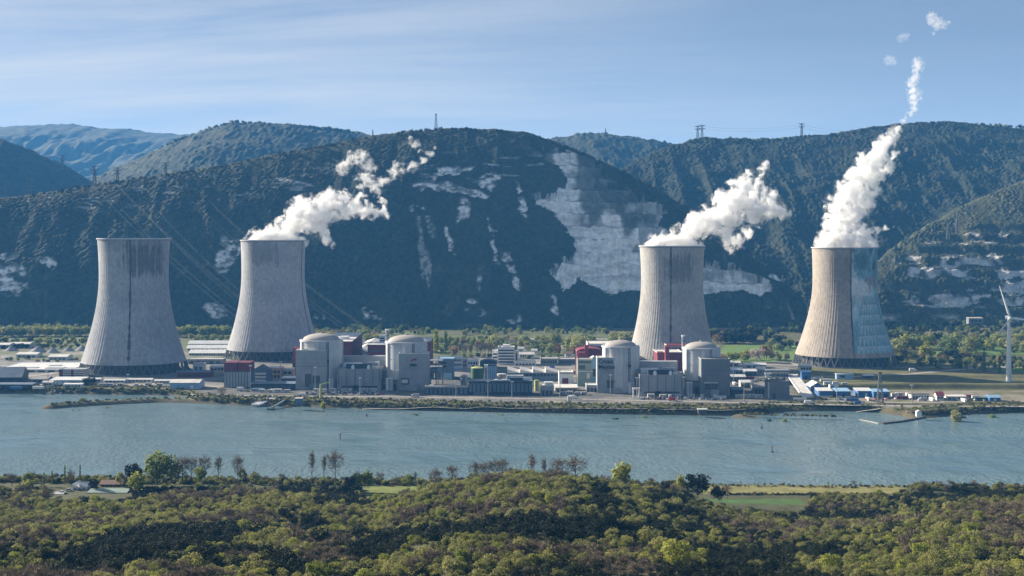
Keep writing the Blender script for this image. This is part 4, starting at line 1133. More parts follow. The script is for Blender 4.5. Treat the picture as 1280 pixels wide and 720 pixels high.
rack(537, 553, 451, 482, 16, 'tall steel frame of pipes right of the emblem block')
bld('process_building', 'blue-grey process building behind the steel pipe frame', 'workshop', 547, 567, 449, 474, 24, 'slate', rmat='blue_light', feats=bands('window', 2, .1, .55, .55, .9, 'glass') + [('door', .3, .9, .0, .32, 'blue_light', 2)])
bld('office_building', 'white three-storey office with dark window rows, left of the green tank', 'office', 567, 578, 447, 460, 14, 'white', rmat='roof_white', feats=rows('window', 4, .08, .92, .62, .86, 'glass') + rows('window', 4, .08, .92, .2, .44, 'glass'))
bld('office_building', 'narrow pink-grey office right of the white three-storey one', 'office', 578.3, 583.5, 449, 460, 14, 'concrete_warm', rmat='roof_pale', feats=rows('window', 2, .1, .9, .6, .85, 'glass') + rows('window', 2, .1, .9, .2, .45, 'glass'))
bld('office_building', 'low white office with a dark centre bay', 'office', 584, 598, 451, 460, 14, 'white', rmat='roof_white', feats=rows('window', 4, .06, .94, .5, .85, 'glass') + [('door', .42, .6, 0, .4, 'steel_dark')])
ob = bld('office_tower', 'white five-storey office block with long window bands', 'office', 622.5, 643, 434.5, 455.5, 20, 'white', rmat='roof_white', feats=bands('window', 5, .03, .97, .06, .92, 'glass', .15), bits=[('penthouse', .3, .7, .3, .7, 3, 'white'), ('roof_vent', .1, .2, .3, .5, 1.5, 'steel')])
bld('office_wing', 'white side wing on the left of the five-storey office block', 'office', 615.5, 622, 439, 454.5, 16, 'white', rmat='roof_white', feats=bands('window', 3, .1, .9, .1, .9, 'glass'))
bld('office_wing', 'grey-white stair wing on the right of the five-storey office block', 'office', 643.3, 648, 439.5, 455, 16, 'offwhite', rmat='roof_pale', feats=[('window', .3, .7, .1, .9, 'glass')])
bld('low_hall', 'wide pale flat hall right of the five-storey office block', 'workshop', 643, 670, 453.5, 457.5, 26, 'offwhite', rmat='roof_pale', feats=rows('window', 6, .04, .96, .3, .7, 'glass'))
bld('low_hall', 'brown-roofed long building behind the skylight workshops', 'workshop', 676, 697, 449, 456.5, 26, 'concrete_dark', rmat='roof_grey', feats=rows('window', 7, .04, .96, .35, .75, 'glass'))
bld('low_hall', 'grey long building right of the brown-roofed one', 'workshop', 698, 719, 449.5, 455.5, 24, 'slate', rmat='roof_grey', feats=rows('window', 7, .04, .96, .35, .75, 'glass'))
bld('low_hall', 'thin white house row in the trees above the long buildings', 'house', 649, 668, 443, 448, 14, 'white', 'gable', 'roof_pale', rh=2, feats=rows('window', 6, .05, .95, .4, .8, 'glass'))
for i, (px, yb, w_, lab) in enumerate(((651, 441, 7, 'small white house among trees right of the office block'), (660, 438.5, 8, 'white house with pale roof among bare trees, centre'), (668, 443.5, 7, 'white cottage above the flat hall'), (711, 447, 9, 'white house above the grey long building'), (706, 439.5, 8, 'pale house half hidden by trees near the lime trees'), (641, 431, 8, 'white farmhouse behind the office block'))):
    bld('village_house', lab, 'house', px - w_ / 2, px + w_ / 2, yb - 5, yb, 9, 'white', 'gable', 'roof_tile' if i % 2 else 'roof_pale', rh=2.2, feats=rows('window', 3, .1, .9, .5, .8, 'glass') + [('door', .42, .58, 0, .4, 'wood')])
bld('skylight_hall', 'wide workshop with a saw-tooth roof of pale skylights', 'workshop', 634, 698, 466, 475.5, 38, 'slate', 'saw', 'roof_pale', feats=rows('window', 14, .02, .98, .55, .85, 'glass') + [('door', .28, .48, 0, .5, 'white', .3)], rh=4)
bld('red_door_hall', 'white hall with a big dark red door', 'workshop', 698.8, 716.5, 466, 481, 24, 'white', rmat='roof_pale', feats=[('door', .22, .66, 0, .55, 'red_clad', .3), ('gutter', 0, 1, .94, .99, 'steel_dark', .25)])
bld('low_annex', 'blue-white low annex in front of the skylight workshop', 'workshop', 634, 654, 470.5, 478.5, 10, 'blue_light', rmat='roof_white', feats=rows('window', 5, .04, .96, .3, .7, 'glass'))
bld('tall_block', 'green-grey tower block left of the lettered block', 'building', 722, 741, 450, 483, 20, 'greenish', rmat='roof_grey', feats=[('panel_joint', 0, 1, .55, .58, 'concrete_pale', .2), ('louvre', .6, .8, .3, .5, 'offwhite'), ('louvre', .1, .5, .65, .8, 'steel_dark'), ('louvre', .1, .9, .88, .96, 'steel_dark')])
bld('tall_block', 'pale turquoise block peeping over the lettered block', 'building', 738, 747, 448.5, 480, 14, 'blue_light', 'gable_y', 'roof_pale', rh=2, feats=[('louvre', .2, .8, .3, .6, 'steel_dark')])
tank(596.5, 481, 16, 20.5, 'green_tank', 'dark green tank with a yellow-green lid behind the long blue wall', roofmat='lime', dome=.2)
tank(580, 484, 9, 13, 'steel', 'grey silo with a pale cone left of the green tank', name='silo', dome=.6, cat='silo')
tank(627, 482, 11.5, 14, 'concrete_warm', 'squat brownish tank with a white lid right of the green tank', roofmat='roof_white', dome=.12)
tank(671, 489, 6.5, 13, 'lime', 'yellow-green cylinder beside the end of the long blue building', dome=.3)
bld('stair_tower', 'tall pale blue cladding slab right of the green tank', 'building', 605.5, 609.5, 457.5, 480, 10, 'white', rmat='roof_white', feats=[('louvre', .3, .7, .1, .9, 'slate')])
bld('hall', 'blue-striped hall between green tank and squat brownish tank', 'workshop', 610, 621, 457, 480, 14, 'slate', rmat='navy', feats=rows('pilaster', 4, 0, 1, .0, .98, 'blue_light', .25))
bld('dark_shelter', 'dark rounded shelter roof left of the five-storey office', 'shed', 600, 621, 453.5, 461, 20, 'navy', 'barrel', 'roof_dark', rh=3, feats=[('door', .3, .6, 0, .7, 'steel_dark')])
bld('pumping_station', 'long dark blue pumping station facing the river', 'pumping station', 585.5, 665.5, 477, 493.5, 20, 'navy', rmat='slate', feats=[('plinth', .08, .27, .0, .2, 'slate', .4), ('band', 0, 1, .82, .86, 'slate', .15)] + rows('panel_joint', 16, 0, 1, .2, .82, 'slate', .05), bits=[('penthouse', .65, .85, .1, .8, 3.2, 'navy'), ('roof_vent', .4, .46, .3, .5, 1.2, 'white'), ('roof_duct', .03, .35, .5, .6, 1, 'steel'), ('roof_vent', .52, .6, .4, .6, 1, 'white')])
bld('retaining_shed', 'lower dark blue wing on the left of the pumping station', 'pumping station', 531, 585, 484, 493.3, 12, 'navy', rmat='roof_grey', feats=[('band', 0, 1, .9, .96, 'steel', .15)] + rows('panel_joint', 10, 0, 1, .05, .85, 'slate', .05), bits=[('roof_vent', .1, .2, .3, .6, 1.4, 'white'), ('roof_duct', .45, .9, .4, .5, 1.1, 'steel')])
bld('intake_house', 'small concrete intake house with dark bays at the river road', 'pump house', 675.5, 692, 482.5, 494, 14, 'concrete', rmat='roof_pale', feats=rows('bay', 3, .05, .95, 0, .5, 'steel_dark', .3), bits=[('penthouse', .3, .95, .1, .8, 3.2, 'offwhite')])
bld('low_hall', 'pale low halls between intake house and lettered block', 'workshop', 694, 722, 485, 490.5, 26, 'concrete_warm', 'shed', 'roof_pale', rh=.8, feats=rows('door', 5, .05, .95, 0, .7, 'steel_dark'))
bld('low_hall', 'brown-grey plinth building at the left foot of the lettered block', 'workshop', 733, 747, 482, 490, 18, 'concrete', rmat='roof_white', feats=rows('bay', 3, .05, .95, 0, .6, 'steel_dark'))

# right works ---------------------------------------------------------------
rack(958, 988, 463, 480, 14, 'dark scaffold of steel decks on the right works')
bld('concrete_block', 'dark greenish concrete block under the steel scaffold', 'building', 960, 987, 477.5, 498, 18, 'concrete_dark', rmat='roof_dark', feats=[('panel_joint', 0, 1, .6, .61, 'steel_dark', .06), ('door', .2, .35, 0, .3, 'steel_dark'), ('pilaster', .0, .06, .0, .98, 'concrete_pale', .3)])
def ramp():
    d = gd(499); root = thing('conveyor_gallery', 'long sloping pale gallery running down to the river road', 'conveyor', (X(1003, d), d, 0))
    a = Vector((X(990, gd(478)) - X(1003, d), gd(478) - d, 9)); b = Vector((X(1011, gd(498)) - X(1003, d), gd(498) - d + 2, 1.5))
    for off, nm, mt, w_ in ((0, 'roof', 'roof_pale', 6.5), (-5.6, 'parapet', 'white', .7), (5.6, 'parapet', 'concrete', .7)):
        o = Vector((off, 0, .4 if off else 0)); g = MB()
        g.poly([a + o + Vector((-w_ * .8, 0, 0)), a + o + Vector((w_ * .8, 0, 0)), b + o + Vector((w_ * .8, 0, 0)), b + o + Vector((-w_ * .8, 0, 0)),
                a + o + Vector((-w_ * .8, 0, -1.3)), a + o + Vector((w_ * .8, 0, -1.3)), b + o + Vector((w_ * .8, 0, -1.3)), b + o + Vector((-w_ * .8, 0, -1.3))],
               [(0, 1, 2, 3), (7, 6, 5, 4), (0, 4, 5, 1), (1, 5, 6, 2), (2, 6, 7, 3), (3, 7, 4, 0)]); g.build(nm, M[mt], root)
    for t_ in (.05, .35, .65, .9):
        c = a.lerp(b, t_); MB().box(c.x - 3.5, c.x + 3.5, c.y - 1, c.y + 1, 0, c.z - 1.2).build('pier', M['concrete'], root)
ramp()
bld('blue_cabin', 'bright blue box building before the legs of the mural tower', 'workshop', 1002.5, 1013.5, 465, 474.5, 9, 'blue_clad', rmat='blue_clad', feats=[('door', .3, .6, 0, .5, 'navy')], lip=.3)
bld('site_hut', 'white and blue hut directly below the mural tower', 'hut', 1045.5, 1067, 468, 474, 9, 'blue_light', 'shed', 'roof_white', rh=.4, feats=[('end_bay', 0, .06, 0, 1, 'white', .2), ('window', .2, .5, .4, .8, 'glass')])
bld('site_hut', 'little dark canopy hut on the pale road right of the mural tower', 'hut', 1079, 1092, 469.5, 473, 7, 'steel_dark', 'gable', 'roof_white', rh=.7, feats=[('door', .3, .7, 0, .9, 'navy')])
bld('gate_house', 'white gatehouse tucked under the left legs of the mural tower', 'gatehouse', 1000, 1015, 457.5, 464.5, 10, 'offwhite', 'shed', 'roof_pale', rh=1, feats=rows('window', 4, .05, .95, .35, .75, 'glass'))
bld('tent_hall', 'white-roofed blue hall at the foot of the sloping gallery', 'hall', 1013.5, 1030, 483.5, 490.5, 24, 'blue_clad', 'gable_y', 'roof_white', rh=4, feats=[('door', .3, .7, 0, .6, 'white')])
bld('tent_hall', 'small bright white hall with a window, between the blue roofs', 'hall', 1037.5, 1048.5, 480.5, 487.5, 14, 'white', 'shed', 'blue_light', rh=-1.5, feats=[('window', .15, .45, .3, .75, 'blue_clad'), ('door', .55, .9, 0, .55, 'blue_clad')])
bld('tent_hall', 'long blue hall with a white roof in the front of the right yard, left one', 'hall', 1023, 1041, 489, 496, 17, 'blue_clad', 'shed', 'roof_white', rh=1.4, feats=[('end_bay', 0, .1, 0, 1, 'white', .2), ('band', 0, 1, .0, .2, 'white', .15)])
bld('tent_hall', 'long blue hall with a pale blue roof, next to the left one', 'hall', 1046, 1063.5, 489.5, 496.5, 17, 'blue_clad', 'shed', 'blue_light', rh=1.4, feats=[('band', 0, 1, .0, .2, 'white', .15), ('door', .4, .55, 0, .6, 'navy')])
bld('tent_hall', 'widest blue hall behind the lattice mast', 'hall', 1072, 1091, 489, 496, 17, 'blue_clad', 'shed', 'roof_white', rh=1.2, feats=[('end_bay', 0, .06, 0, 1, 'white', .2), ('door', .5, .62, 0, .6, 'white')])
bld('tent_hall', 'blue hall to the right of the lattice mast', 'hall', 1092, 1112, 490, 497.5, 15, 'blue_clad', 'shed', 'blue_light', rh=1.2, feats=rows('door', 3, .1, .9, 0, .6, 'navy'))
bld('blue_cabin', 'low blue hall at the far right end of the vehicle yard', 'hall', 1237, 1251, 497, 501.5, 12, 'blue_clad', 'gable', 'blue_light', rh=1.6, feats=[('door', .4, .6, 0, .7, 'white')])
bld('farm_shed', 'open shed with black and white bays on the right yard', 'shed', 1139, 1162, 493, 499, 10, 'white', 'shed', 'steel_dark', rh=-.6, feats=rows('bay', 6, .08, .98, 0, .75, 'steel_dark', .3))
bld('village_house', 'small house with a bright red roof on the right yard', 'house', 1171, 1180, 494.5, 500.5, 10, 'offwhite', 'gable', 'red_bright', rh=3, feats=rows('window', 2, .1, .9, .4, .75, 'glass'))
bld('low_shed', 'pale low depot with parked machines behind it, right yard', 'shed', 1183, 1208, 496, 499.5, 10, 'offwhite', 'shed', 'roof_pale', rh=.5, feats=rows('door', 4, .05, .95, 0, .7, 'slate'))
bld('hill_house', 'pale square house on the ledge below the right cliffs', 'house', 1211, 1229, 398, 409, 14, 'concrete_dark', 'shed', 'concrete_warm', rh=1, feats=rows('window', 3, .1, .9, .62, .84, 'glass') + [('bay', .2, .8, .05, .45, 'steel_dark')])
for a, b, t_, q, lab in ((1178, 1200, 398, 402.5, 'low pale sheds left of the square house under the cliffs'), (1236, 1262, 399, 405, 'low grey sheds right of the square house under the cliffs'), (1100, 1140, 398, 401.5, 'long pale quarry shed just right of the mural tower')):
    bld('quarry_shed', lab, 'shed', a, b, t_, q, 14, 'offwhite', 'gable', 'roof_pale', rh=2, feats=rows('door', 4, .05, .95, 0, .7, 'slate'))
# buildings between block 4 and scaffold
for a, b, t_, q, wl, rm, lab in ((914, 929, 462, 468, 'blue_light', 'roof_white', 'white-roofed blue shed right of the brownish fuel block'), (931, 946, 464, 470, 'slate', 'roof_white', 'grey shed with white roof in the middle of the right works'), (946, 957, 461, 466, 'offwhite', 'roof_pale', 'pale shed left of the steel scaffold'),
                                 (914, 932, 471, 477, 'slate', 'roof_pale', 'slate shed in front of the white-roofed blue shed'), (926, 938, 478, 485, 'concrete_warm', 'roof_white', 'cream shed on the sunlit yard left of the scaffold'), (942, 957, 484, 492, 'concrete_dark', 'roof_grey', 'dark shed left of the greenish concrete block'), (915, 930, 487, 495, 'navy', 'slate', 'navy shed at the right foot of the brownish fuel block'), (930, 958, 456, 459.5, 'offwhite', 'roof_white', 'thin white shed along the field edge'), (900, 926, 453.5, 457.5, 'offwhite', 'roof_pale', 'pale shed just right of the last dome')):
    bld('work_shed', lab, 'shed', a, b, t_, q, 14, wl, 'gable', rm, rh=1.6, feats=rows('door', 3, .08, .92, 0, .65, 'steel_dark'))
# left foreground riverside yard
bld('boat_house', 'boathouse with three white ridged roofs at the near left river bank', 'boathouse', 90, 108.5, 609, 615.5, 14, 'white', 'saw', 'roof_white', rh=2, feats=rows('door', 3, .05, .95, 0, .8, 'slate'))
bld('long_shed', 'long shed with a grey-green roof beside the boathouse', 'shed', 109.5, 158, 616.5, 619.5, 8, 'slate', 'shed', 'greenish', rh=1.0, feats=rows('door', 6, .05, .95, 0, .8, 'steel_dark'))
bld('river_house', 'brown-roofed house behind the long grey-green roof', 'house', 125, 152, 605.5, 611, 9, 'concrete_warm', 'gable', 'roof_tile', rh=1.6, feats=rows('window', 5, .05, .95, .4, .8, 'glass'))
bld('white_hut', 'small white hut at the left near bank', 'hut', 69, 79, 617.5, 621, 4, 'white', 'gable', 'roof_white', rh=.6, feats=[('door', .4, .6, 0, .8, 'slate')])
# far-left village
for a, b, t_, q, lab in ((12, 37, 430, 435, 'long pale-roofed hall among the far left trees'), (-4, 12, 431, 436, 'low pale hall at the far left edge'), (20, 46, 443, 447, 'flat pale hall behind the gravel heaps'), (60, 84, 446, 450, 'grey hall in front of the gravel heaps')):
    bld('far_hall', lab, 'hall', a, b, t_, q, 24, 'offwhite', 'gable', 'roof_pale', rh=1.6, feats=rows('door', 4, .05, .95, 0, .7, 'slate'))


# gravel heaps ---------------------------------------------------------------
def heap(px, yb, w_, h_, label, seed):
    d = gd(yb); r = w_ / F * d / 2; h = h_ / F * d
    nr, na = 14, 40
    rr = np.linspace(0, 1, nr)[:, None]; a = np.linspace(0, 2 * math.pi, na, endpoint=False)[None]
    x = r * rr * np.cos(a); y = r * rr * np.sin(a) * .9
    z = h * (1 - rr) ** .95 * (1 + .18 * fbm(x / 6 + seed, y / 6, 3, seed)) - .3 * rr + 0 * a
    me = raw_mesh('gravel_heap', np.stack([x, y, z], -1).reshape(-1, 3), grid_faces(nr, na, True), 4, [M['heap']], smooth=True)
    o = bpy.data.objects.new('gravel_heap', me); o.location = (X(px, d), d, 0); link(o); tag(o, label, 'gravel heap', 'gravel heaps left of the towers')


for i, (px, yb, w_, h_, lab) in enumerate(((48, 440, 24, 8, 'broadest grey gravel heap left of the leftmost tower'), (14, 438.5, 20, 6, 'dark gravel heap nearest the left edge'), (66, 440.5, 18, 6, 'middle gravel heap with a rounded top'), (86, 438.5, 16, 5, 'low gravel heap right of the middle one'), (103, 438, 20, 7, 'gravel heap touching the edge of the leftmost tower'))):
    heap(px, yb, w_, h_, lab, 40 + i)


# power pylons and lines ---------------------------------------------------------------
def pylon(px, yt, yb, d, label, kind=0, group=None, z0=None):
    h = (yb - yt) / F * d; z = CAMZ - (yb - HY) / F * d
    root = thing('power_pylon', label, 'pylon', (X(px, d), d, z - 2), 0, group)
    b0, b1 = h * .085, h * .02; t = max(.36, d / F * .27)
    g = MB(); n = 8
    lv = [(2 + (h - 2) * i / n, b0 + (b1 - b0) * i / n) for i in range(n + 1)]; lv[0] = (0, b0)
    for (za, ra), (zb, rb_) in zip(lv[:-1], lv[1:]):
        C = [(-1, -1), (1, -1), (1, 1), (-1, 1)]
        for i in range(4):
            p, q = C[i], C[(i + 1) % 4]
            g.bar((p[0] * ra, p[1] * ra, za), (p[0] * rb_, p[1] * rb_, zb), t)
            g.bar((p[0] * ra, p[1] * ra, za), (q[0] * rb_, q[1] * rb_, zb), t * .7); g.bar((q[0] * ra, q[1] * ra, za), (p[0] * rb_, p[1] * rb_, zb), t * .7)
    g.build('lattice_body', M['pylon'], root)
    arms = [(.98, .21), (.80, .27), (.64, .22)] if kind == 0 else ([(.96, .16), (.80, .17)] if kind == 1 else [(.97, .06)])
    for zz, w_ in arms:
        g = MB()
        for s in (-1, 1):
            g.bar((0, 0, h * zz), (s * h * w_, 0, h * zz + h * .012), t * 1.1); g.bar((0, 0, h * (zz - .05)), (s * h * w_, 0, h * zz), t)
            for k in (.35, .7): g.bar((s * h * w_ * k, 0, h * zz), (s * h * w_ * k, 0, h * (zz - .05 * (1 - k))), t * .7)
        g.build('crossarm', M['pylon'], root)
        for s in (-1, 1):
            if kind < 2: MB().bar((s * h * w_, 0, h * zz), (s * h * w_, 0, h * (zz - .05)), t * .9, n=6).build('insulator', M['steel'], root)
    return root


pylon(118, 206, 231, 2740, 'nearest lattice pylon on the left hill crest, with three wide arms', 0, 'pylons on the hills')
pylon(147, 208, 228, 2900, 'lattice pylon right of the nearest one on the left hill crest', 0, 'pylons on the hills')
pylon(207, 202, 221, 2800, 'lattice pylon on the crest above the second tower, rightmost of the left four', 0, 'pylons on the hills')
pylon(78, 193, 211, 3900, 'distant pylon on the shoulder of the far left hill', 0, 'pylons on the hills')
pylon(38, 222, 246, 3150, 'faint pylon against the far left slope', 1, 'pylons on the hills')
pylon(8, 230, 246, 3000, 'smallest faint pylon near the left edge of the slope', 1, 'pylons on the hills')
pylon(545, 141, 164, 2900, 'slim square mast on top of the main hill', 2)
pylon(872, 156, 178, 3600, 'left of the twin pylons on the right skyline', 1, 'pylons on the hills')
pylon(877.5, 155, 178, 3650, 'right of the twin pylons on the right skyline', 1, 'pylons on the hills')
pylon(1002, 153, 175, 3560, 'single pylon on the right skyline left of the steam column', 1, 'pylons on the hills')
pylon(757, 160, 170, 4550, 'tiny mast on the saddle behind the quarry hill', 2, 'pylons on the hills')
pylon(466, 161, 170, 3400, 'tiny mast left of the hilltop mast', 2, 'pylons on the hills')
pylon(1100, 462, 503.5, gd(503.5), 'reddish lattice mast standing in the right yard', 2)
pylon(1197, 262, 290, 2600, 'lattice mast at the top of the right cliffs', 2)
for i, (px, yt, yb, d) in enumerate(((1185, 268, 292, 2620),)):
    pylon(px, yt + 8, yb + 6, d, 'shorter mast left of the cliff-top mast', 2)


def wires(name, label, lines, sag, r):
    root = thing(name, label, 'power line', lines[0][0])
    for a, b in lines:
        g = MB(); a_, b_ = Vector(a), Vector(b); n = 14; pr = None
        for k in range(n + 1):
            t = k / n; p = a_.lerp(b_, t) - Vector((0, 0, sag * 4 * t * (1 - t))) - Vector(lines[0][0])
            if pr is not None: g.bar(pr, p, r, n=3)
            pr = p
        g.build('wire', M['pylon'], root)


wires('power_line', 'bundle of thin wires running down from the nearest left pylon behind the second tower', [(P(118 + dx * 12, 212 + dz, 2740), P(318 + dx * 14, 396 + dz, 1990)) for dx, dz in ((-1, 0), (1, 0), (-1.2, 5), (1.2, 5))], 12, .09)
wires('power_line', 'wires crossing the hillside above the left steam plume', [(P(207 + dx * 10, 207 + dz, 2800), P(440 + dx * 12, 405 + dz, 2050)) for dx, dz in ((-1, 0), (1, 0), (-1.2, 4), (1.2, 4))], 14, .09)
wires('power_line', 'wires coming off the second left pylon towards the idle tower', [(P(147 + dx * 9, 213 + dz, 2900), P(300 + dx * 9, 372 + dz, 2010)) for dx, dz in ((-1, 0), (1, 0))], 12, .09)
wires('power_line', 'wires strung along the right skyline between twin pylons and single pylon', [(P(877, 158 + k, 3650), P(1002, 156 + k, 3560)) for k in (0, 3.5)] + [(P(1002, 156 + k, 3560), P(1105, 163 + k, 3500)) for k in (0, 4)], 8, .16)
wires('power_line', 'wires strung along the skyline left of the twin pylons', [(P(757, 163 + k, 4550), P(872, 158 + k, 3600)) for k in (0, 4, 7)], 10, .16)


# wind turbine ---------------------------------------------------------------
def turbine():
    d = gd(477); hub = Vector((0, -4.5, CAMZ - (397 - HY) / F * d))
    root = thing('wind_turbine', 'white three-bladed wind turbine at the right edge', 'wind turbine', (X(1261, d), d, 0))
    MB().lathe([(3.0, 0), (2.5, hub.z * .4), (1.5, hub.z - 1.5)], 32).build('tower', M['turbine'], root, smooth=True)
    MB().lathe([(4.2, -.4), (4.2, .5)], 24).build('foundation', M['concrete'], root)
    g = MB(); g.box(-1.9, 1.9, -3.2, 6.5, hub.z - 1.8, hub.z + 1.8); g.build('nacelle', M['turbine'], root)
    g = MB(); g.lathe([(1.7, 0), (1.6, 1.2), (.9, 2.4), (.2, 2.9)], 20)
    g.v = [(x, -z - 3.2, hub.z + y) for x, y, z in g.v]; g.build('hub', M['turbine'], root, smooth=True)
    for ang in (109, -8, 232):
        a = R(ang); L = 37.0; ux, uz = math.cos(a), math.sin(a); pts = []
        for t_ in np.linspace(0.02, 1, 14):
            ch = (1.3 + 2.0 * sstep(.02, .2, t_)) * (1 - .82 * t_); th_ = .55 * (1 - .8 * t_); tw = R(62 - 34 * t_)
            for q in range(10):
                b = 2 * math.pi * q / 10; cx_ = ch * .5 * math.cos(b) + ch * .12; cy_ = th_ * math.sin(b)
                e1 = cx_ * math.sin(tw) - cy_ * math.cos(tw); e2 = cx_ * math.cos(tw) + cy_ * math.sin(tw)
                pts.append((ux * L * t_ - uz * e1, hub.y - .6 + e2, hub.z + uz * L * t_ + ux * e1))
        fs = [(i * 10 + q, i * 10 + (q + 1) % 10, (i + 1) * 10 + (q + 1) % 10, (i + 1) * 10 + q) for i in range(13) for q in range(10)]
        fs.append(tuple(range(130, 140)))
        MB().poly(pts, fs).build('blade', M['turbine'], root, smooth=True)


turbine()


# river furniture ---------------------------------------------------------------
def post(px, yb, hpx, label, name='channel_post', buoy=False):
    d = gd(yb, -5); h = hpx / F * d
    root = thing(name, label, 'channel marker', (X(px, d), d, -5))
    if buoy:
        MB().lathe([(.2, -.9), (1.2, -.5), (1.3, .5), (.6, .9)], 16).build('float', M['steel_dark'], root, smooth=True)
        MB().lathe([(.5, .8), (.22, h - 1)], 10).build('mast', M['steel_dark'], root)
        MB().lathe([(.05, h - 1), (.7, h - .6), (.05, h)], 10).build('topmark', M['red_clad'], root)
    else:
        MB().lathe([(.42, -3), (.40, h)], 12).build('pile', M['steel_dark'], root, smooth=True)
        MB().lathe([(.55, h - .6), (.55, h), (.1, h + .5)], 12).build('cap', M['steel'], root)


post(425, 549.5, 9, 'dark post standing alone in the middle of the river')
post(965, 565, 8, 'dark buoy on the right half of the river, nearer one', 'buoy', True)
post(952, 535, 6, 'small dark buoy on the right half of the river, farther one', 'buoy', True)
post(458, 520, 4, 'small dark buoy close to the far bank below the left auxiliary building', 'buoy', True)


def jetty():
    d = gd(512, -5); root = thing('jetty', 'small dark landing stage with a gangway on the far bank', 'jetty', (X(338, d), d, -5))
    MB().box(-3, 4, -3, 3, .3, 1.4).build('pontoon', M['steel_dark'], root)
    MB().bar((1, 2, 1.6), (9, 34, 5.2), .9).build('gangway', M['steel'], root)
    for x in (-2.4, 3.4): MB().bar((x, -2, -2), (x, -2, 4.5), .35).build('pile', M['steel_dark'], root)
    d = gd(520, -4); root = thing('gauge_house', 'small dark gauge house on piles at the bank below the rightmost dome', 'gauge house', (X(878, d), d, -4))
    MB().box(-4, 4, -3, 3, 2.5, 6).build('wall', M['steel_dark'], root); MB().box(-4.5, 4.5, -3.5, 3.5, 6.01, 6.5).build('roof', M['concrete_pale'], root)
    for x in (-3, 3): MB().bar((x, -2.5, -3), (x, -2.5, 2.5), .4).build('pile', M['concrete'], root)
    d = gd(512, -2); root = thing('gauge_house', 'square grey hut on the bank path left of the left auxiliary building', 'gauge house', (X(373, gd(506)), gd(506), -.6))
    MB().box(-3.4, 3.4, 0, 6, 0, 6.4).build('wall', M['slate'], root); MB().box(-3.8, 3.8, -.4, 6.4, 6.41, 6.8).build('roof', M['roof_pale'], root); MB().box(-.8, .8, -.15, .05, .1, 2.4).build('door', M['steel_dark'], root)
    root = thing('measuring_hut', 'white upright hut on the bank below the red door hall', 'hut', (X(712, gd(503.5)), gd(503.5), -.3))
    MB().box(-2, 2, 0, 4, 0, 6.2).build('wall', M['white'], root); MB().box(-2.2, 2.2, -.2, 4.2, 6.21, 6.6).build('roof', M['roof_white'], root); MB().box(-.6, .6, -.12, .05, .1, 2.2).build('door', M['slate'], root)
    # harbour mole: pale spit and dark stone arm
    q = [(1164, 519.5), (1150, 524), (1125, 528), (1101, 530.5)]
    for nm, lab, ln, w0, w1, hgt, mt in (('breakwater', 'dark stone arm of the little harbour at the right bank', [(1166, 518.5), (1150, 523), (1125, 527.5), (1102, 530)], 3.0, 3.2, 1.3, 'quay_dark'),
                                        ('gravel_bar', 'thin pale bar lying off the tip of the harbour arm', [(1099, 529.5), (1091, 527.8), (1082, 526), (1074, 524.6)], 1.6, .8, .5, 'rock')):
        W = [Vector((X(a, gd(b, -5)), gd(b, -5), 0)) for a, b in ln]; g = MB(); pts = []; n = len(W)
        for i, p in enumerate(W):
            t_ = (W[min(i + 1, n - 1)] - W[max(i - 1, 0)]).normalized(); nr = Vector((-t_.y, t_.x, 0)); ww = w0 + (w1 - w0) * i / (n - 1)
            pts += [p + nr * ww + Vector((0, 0, -8)), p + nr * ww * .6 + Vector((0, 0, -5 + hgt)), p - nr * ww * .6 + Vector((0, 0, -5 + hgt)), p - nr * ww + Vector((0, 0, -8))]
        fs = [(i * 4 + a, i * 4 + a + 1, i * 4 + a + 5, i * 4 + a + 4) for i in range(n - 1) for a in range(3)] + [(0, 3, 2, 1), tuple(4 * (n - 1) + k for k in range(4))]
        o = g.poly(pts, fs).build(nm, M[mt]); tag(o, lab, 'breakwater')
    root = thing('mooring_boat', 'small white motor boat moored in the harbour at the right bank', 'boat', (X(1132, gd(516.5, -5)), gd(516.5, -5), -5))
    MB().poly([(-7, -1.8, 1.2), (4, -2, 1.2), (8, 0, 1.5), (4, 2, 1.2), (-7, 1.8, 1.2), (-6.6, -1.3, -.6), (4, -1.3, -.6), (6.5, 0, -.4), (4, 1.3, -.6), (-6.6, 1.3, -.6)],
              [(0, 1, 2, 3, 4), (9, 8, 7, 6, 5), (0, 5, 6, 1), (1, 6, 7, 2), (2, 7, 8, 3), (3, 8, 9, 4), (4, 9, 5, 0)]).build('hull', M['white'], root)
    MB().box(-3, 2, -1.2, 1.2, 1.5, 3.0).build('cabin', M['offwhite'], root)
    root = thing('beacon_house', 'little white beacon house at the root of the harbour arm', 'beacon', (X(1149, gd(518)), gd(518), -2))
    MB().box(-2.2, 2.2, 0, 4, 0, 4.2).build('wall', M['white'], root); MB().extrude_y([(-2.6, 4.2), (2.6, 4.2), (0, 5.6)], -.3, 4.3).build('roof', M['roof_white'], root)


jetty()


# small yard objects: cars, containers, light masts ---------------------------------------------------------------
def car(colour):
    root = thing('parked_car', 'x', 'car')
    MB().extrude_y([(-2.1, .35), (2.1, .35), (2.15, .85), (1.2, .98), (-2.1, 1.02), (-2.15, .7)], -.85, .85).build('body', M['car_' + colour], root)
    MB().extrude_y([(-1.75, 1.0), (1.15, .99), (.5, 1.45), (-1.35, 1.48)], -.75, .75).build('cabin', M['glass'], root)
    MB().box(-1.3, .45, -.72, .72, 1.47, 1.54).build('roof_panel', M['car_' + colour], root)
    for x in (-1.35, 1.35):
        for y in (-.82, .62):
            q = MB().lathe([(.34, 0), (.34, .2)], 12); q.v = [(x + a, y + z, .34 + b) for a, b, z in q.v]; q.build('wheel', M['tyre'], root)
    return root


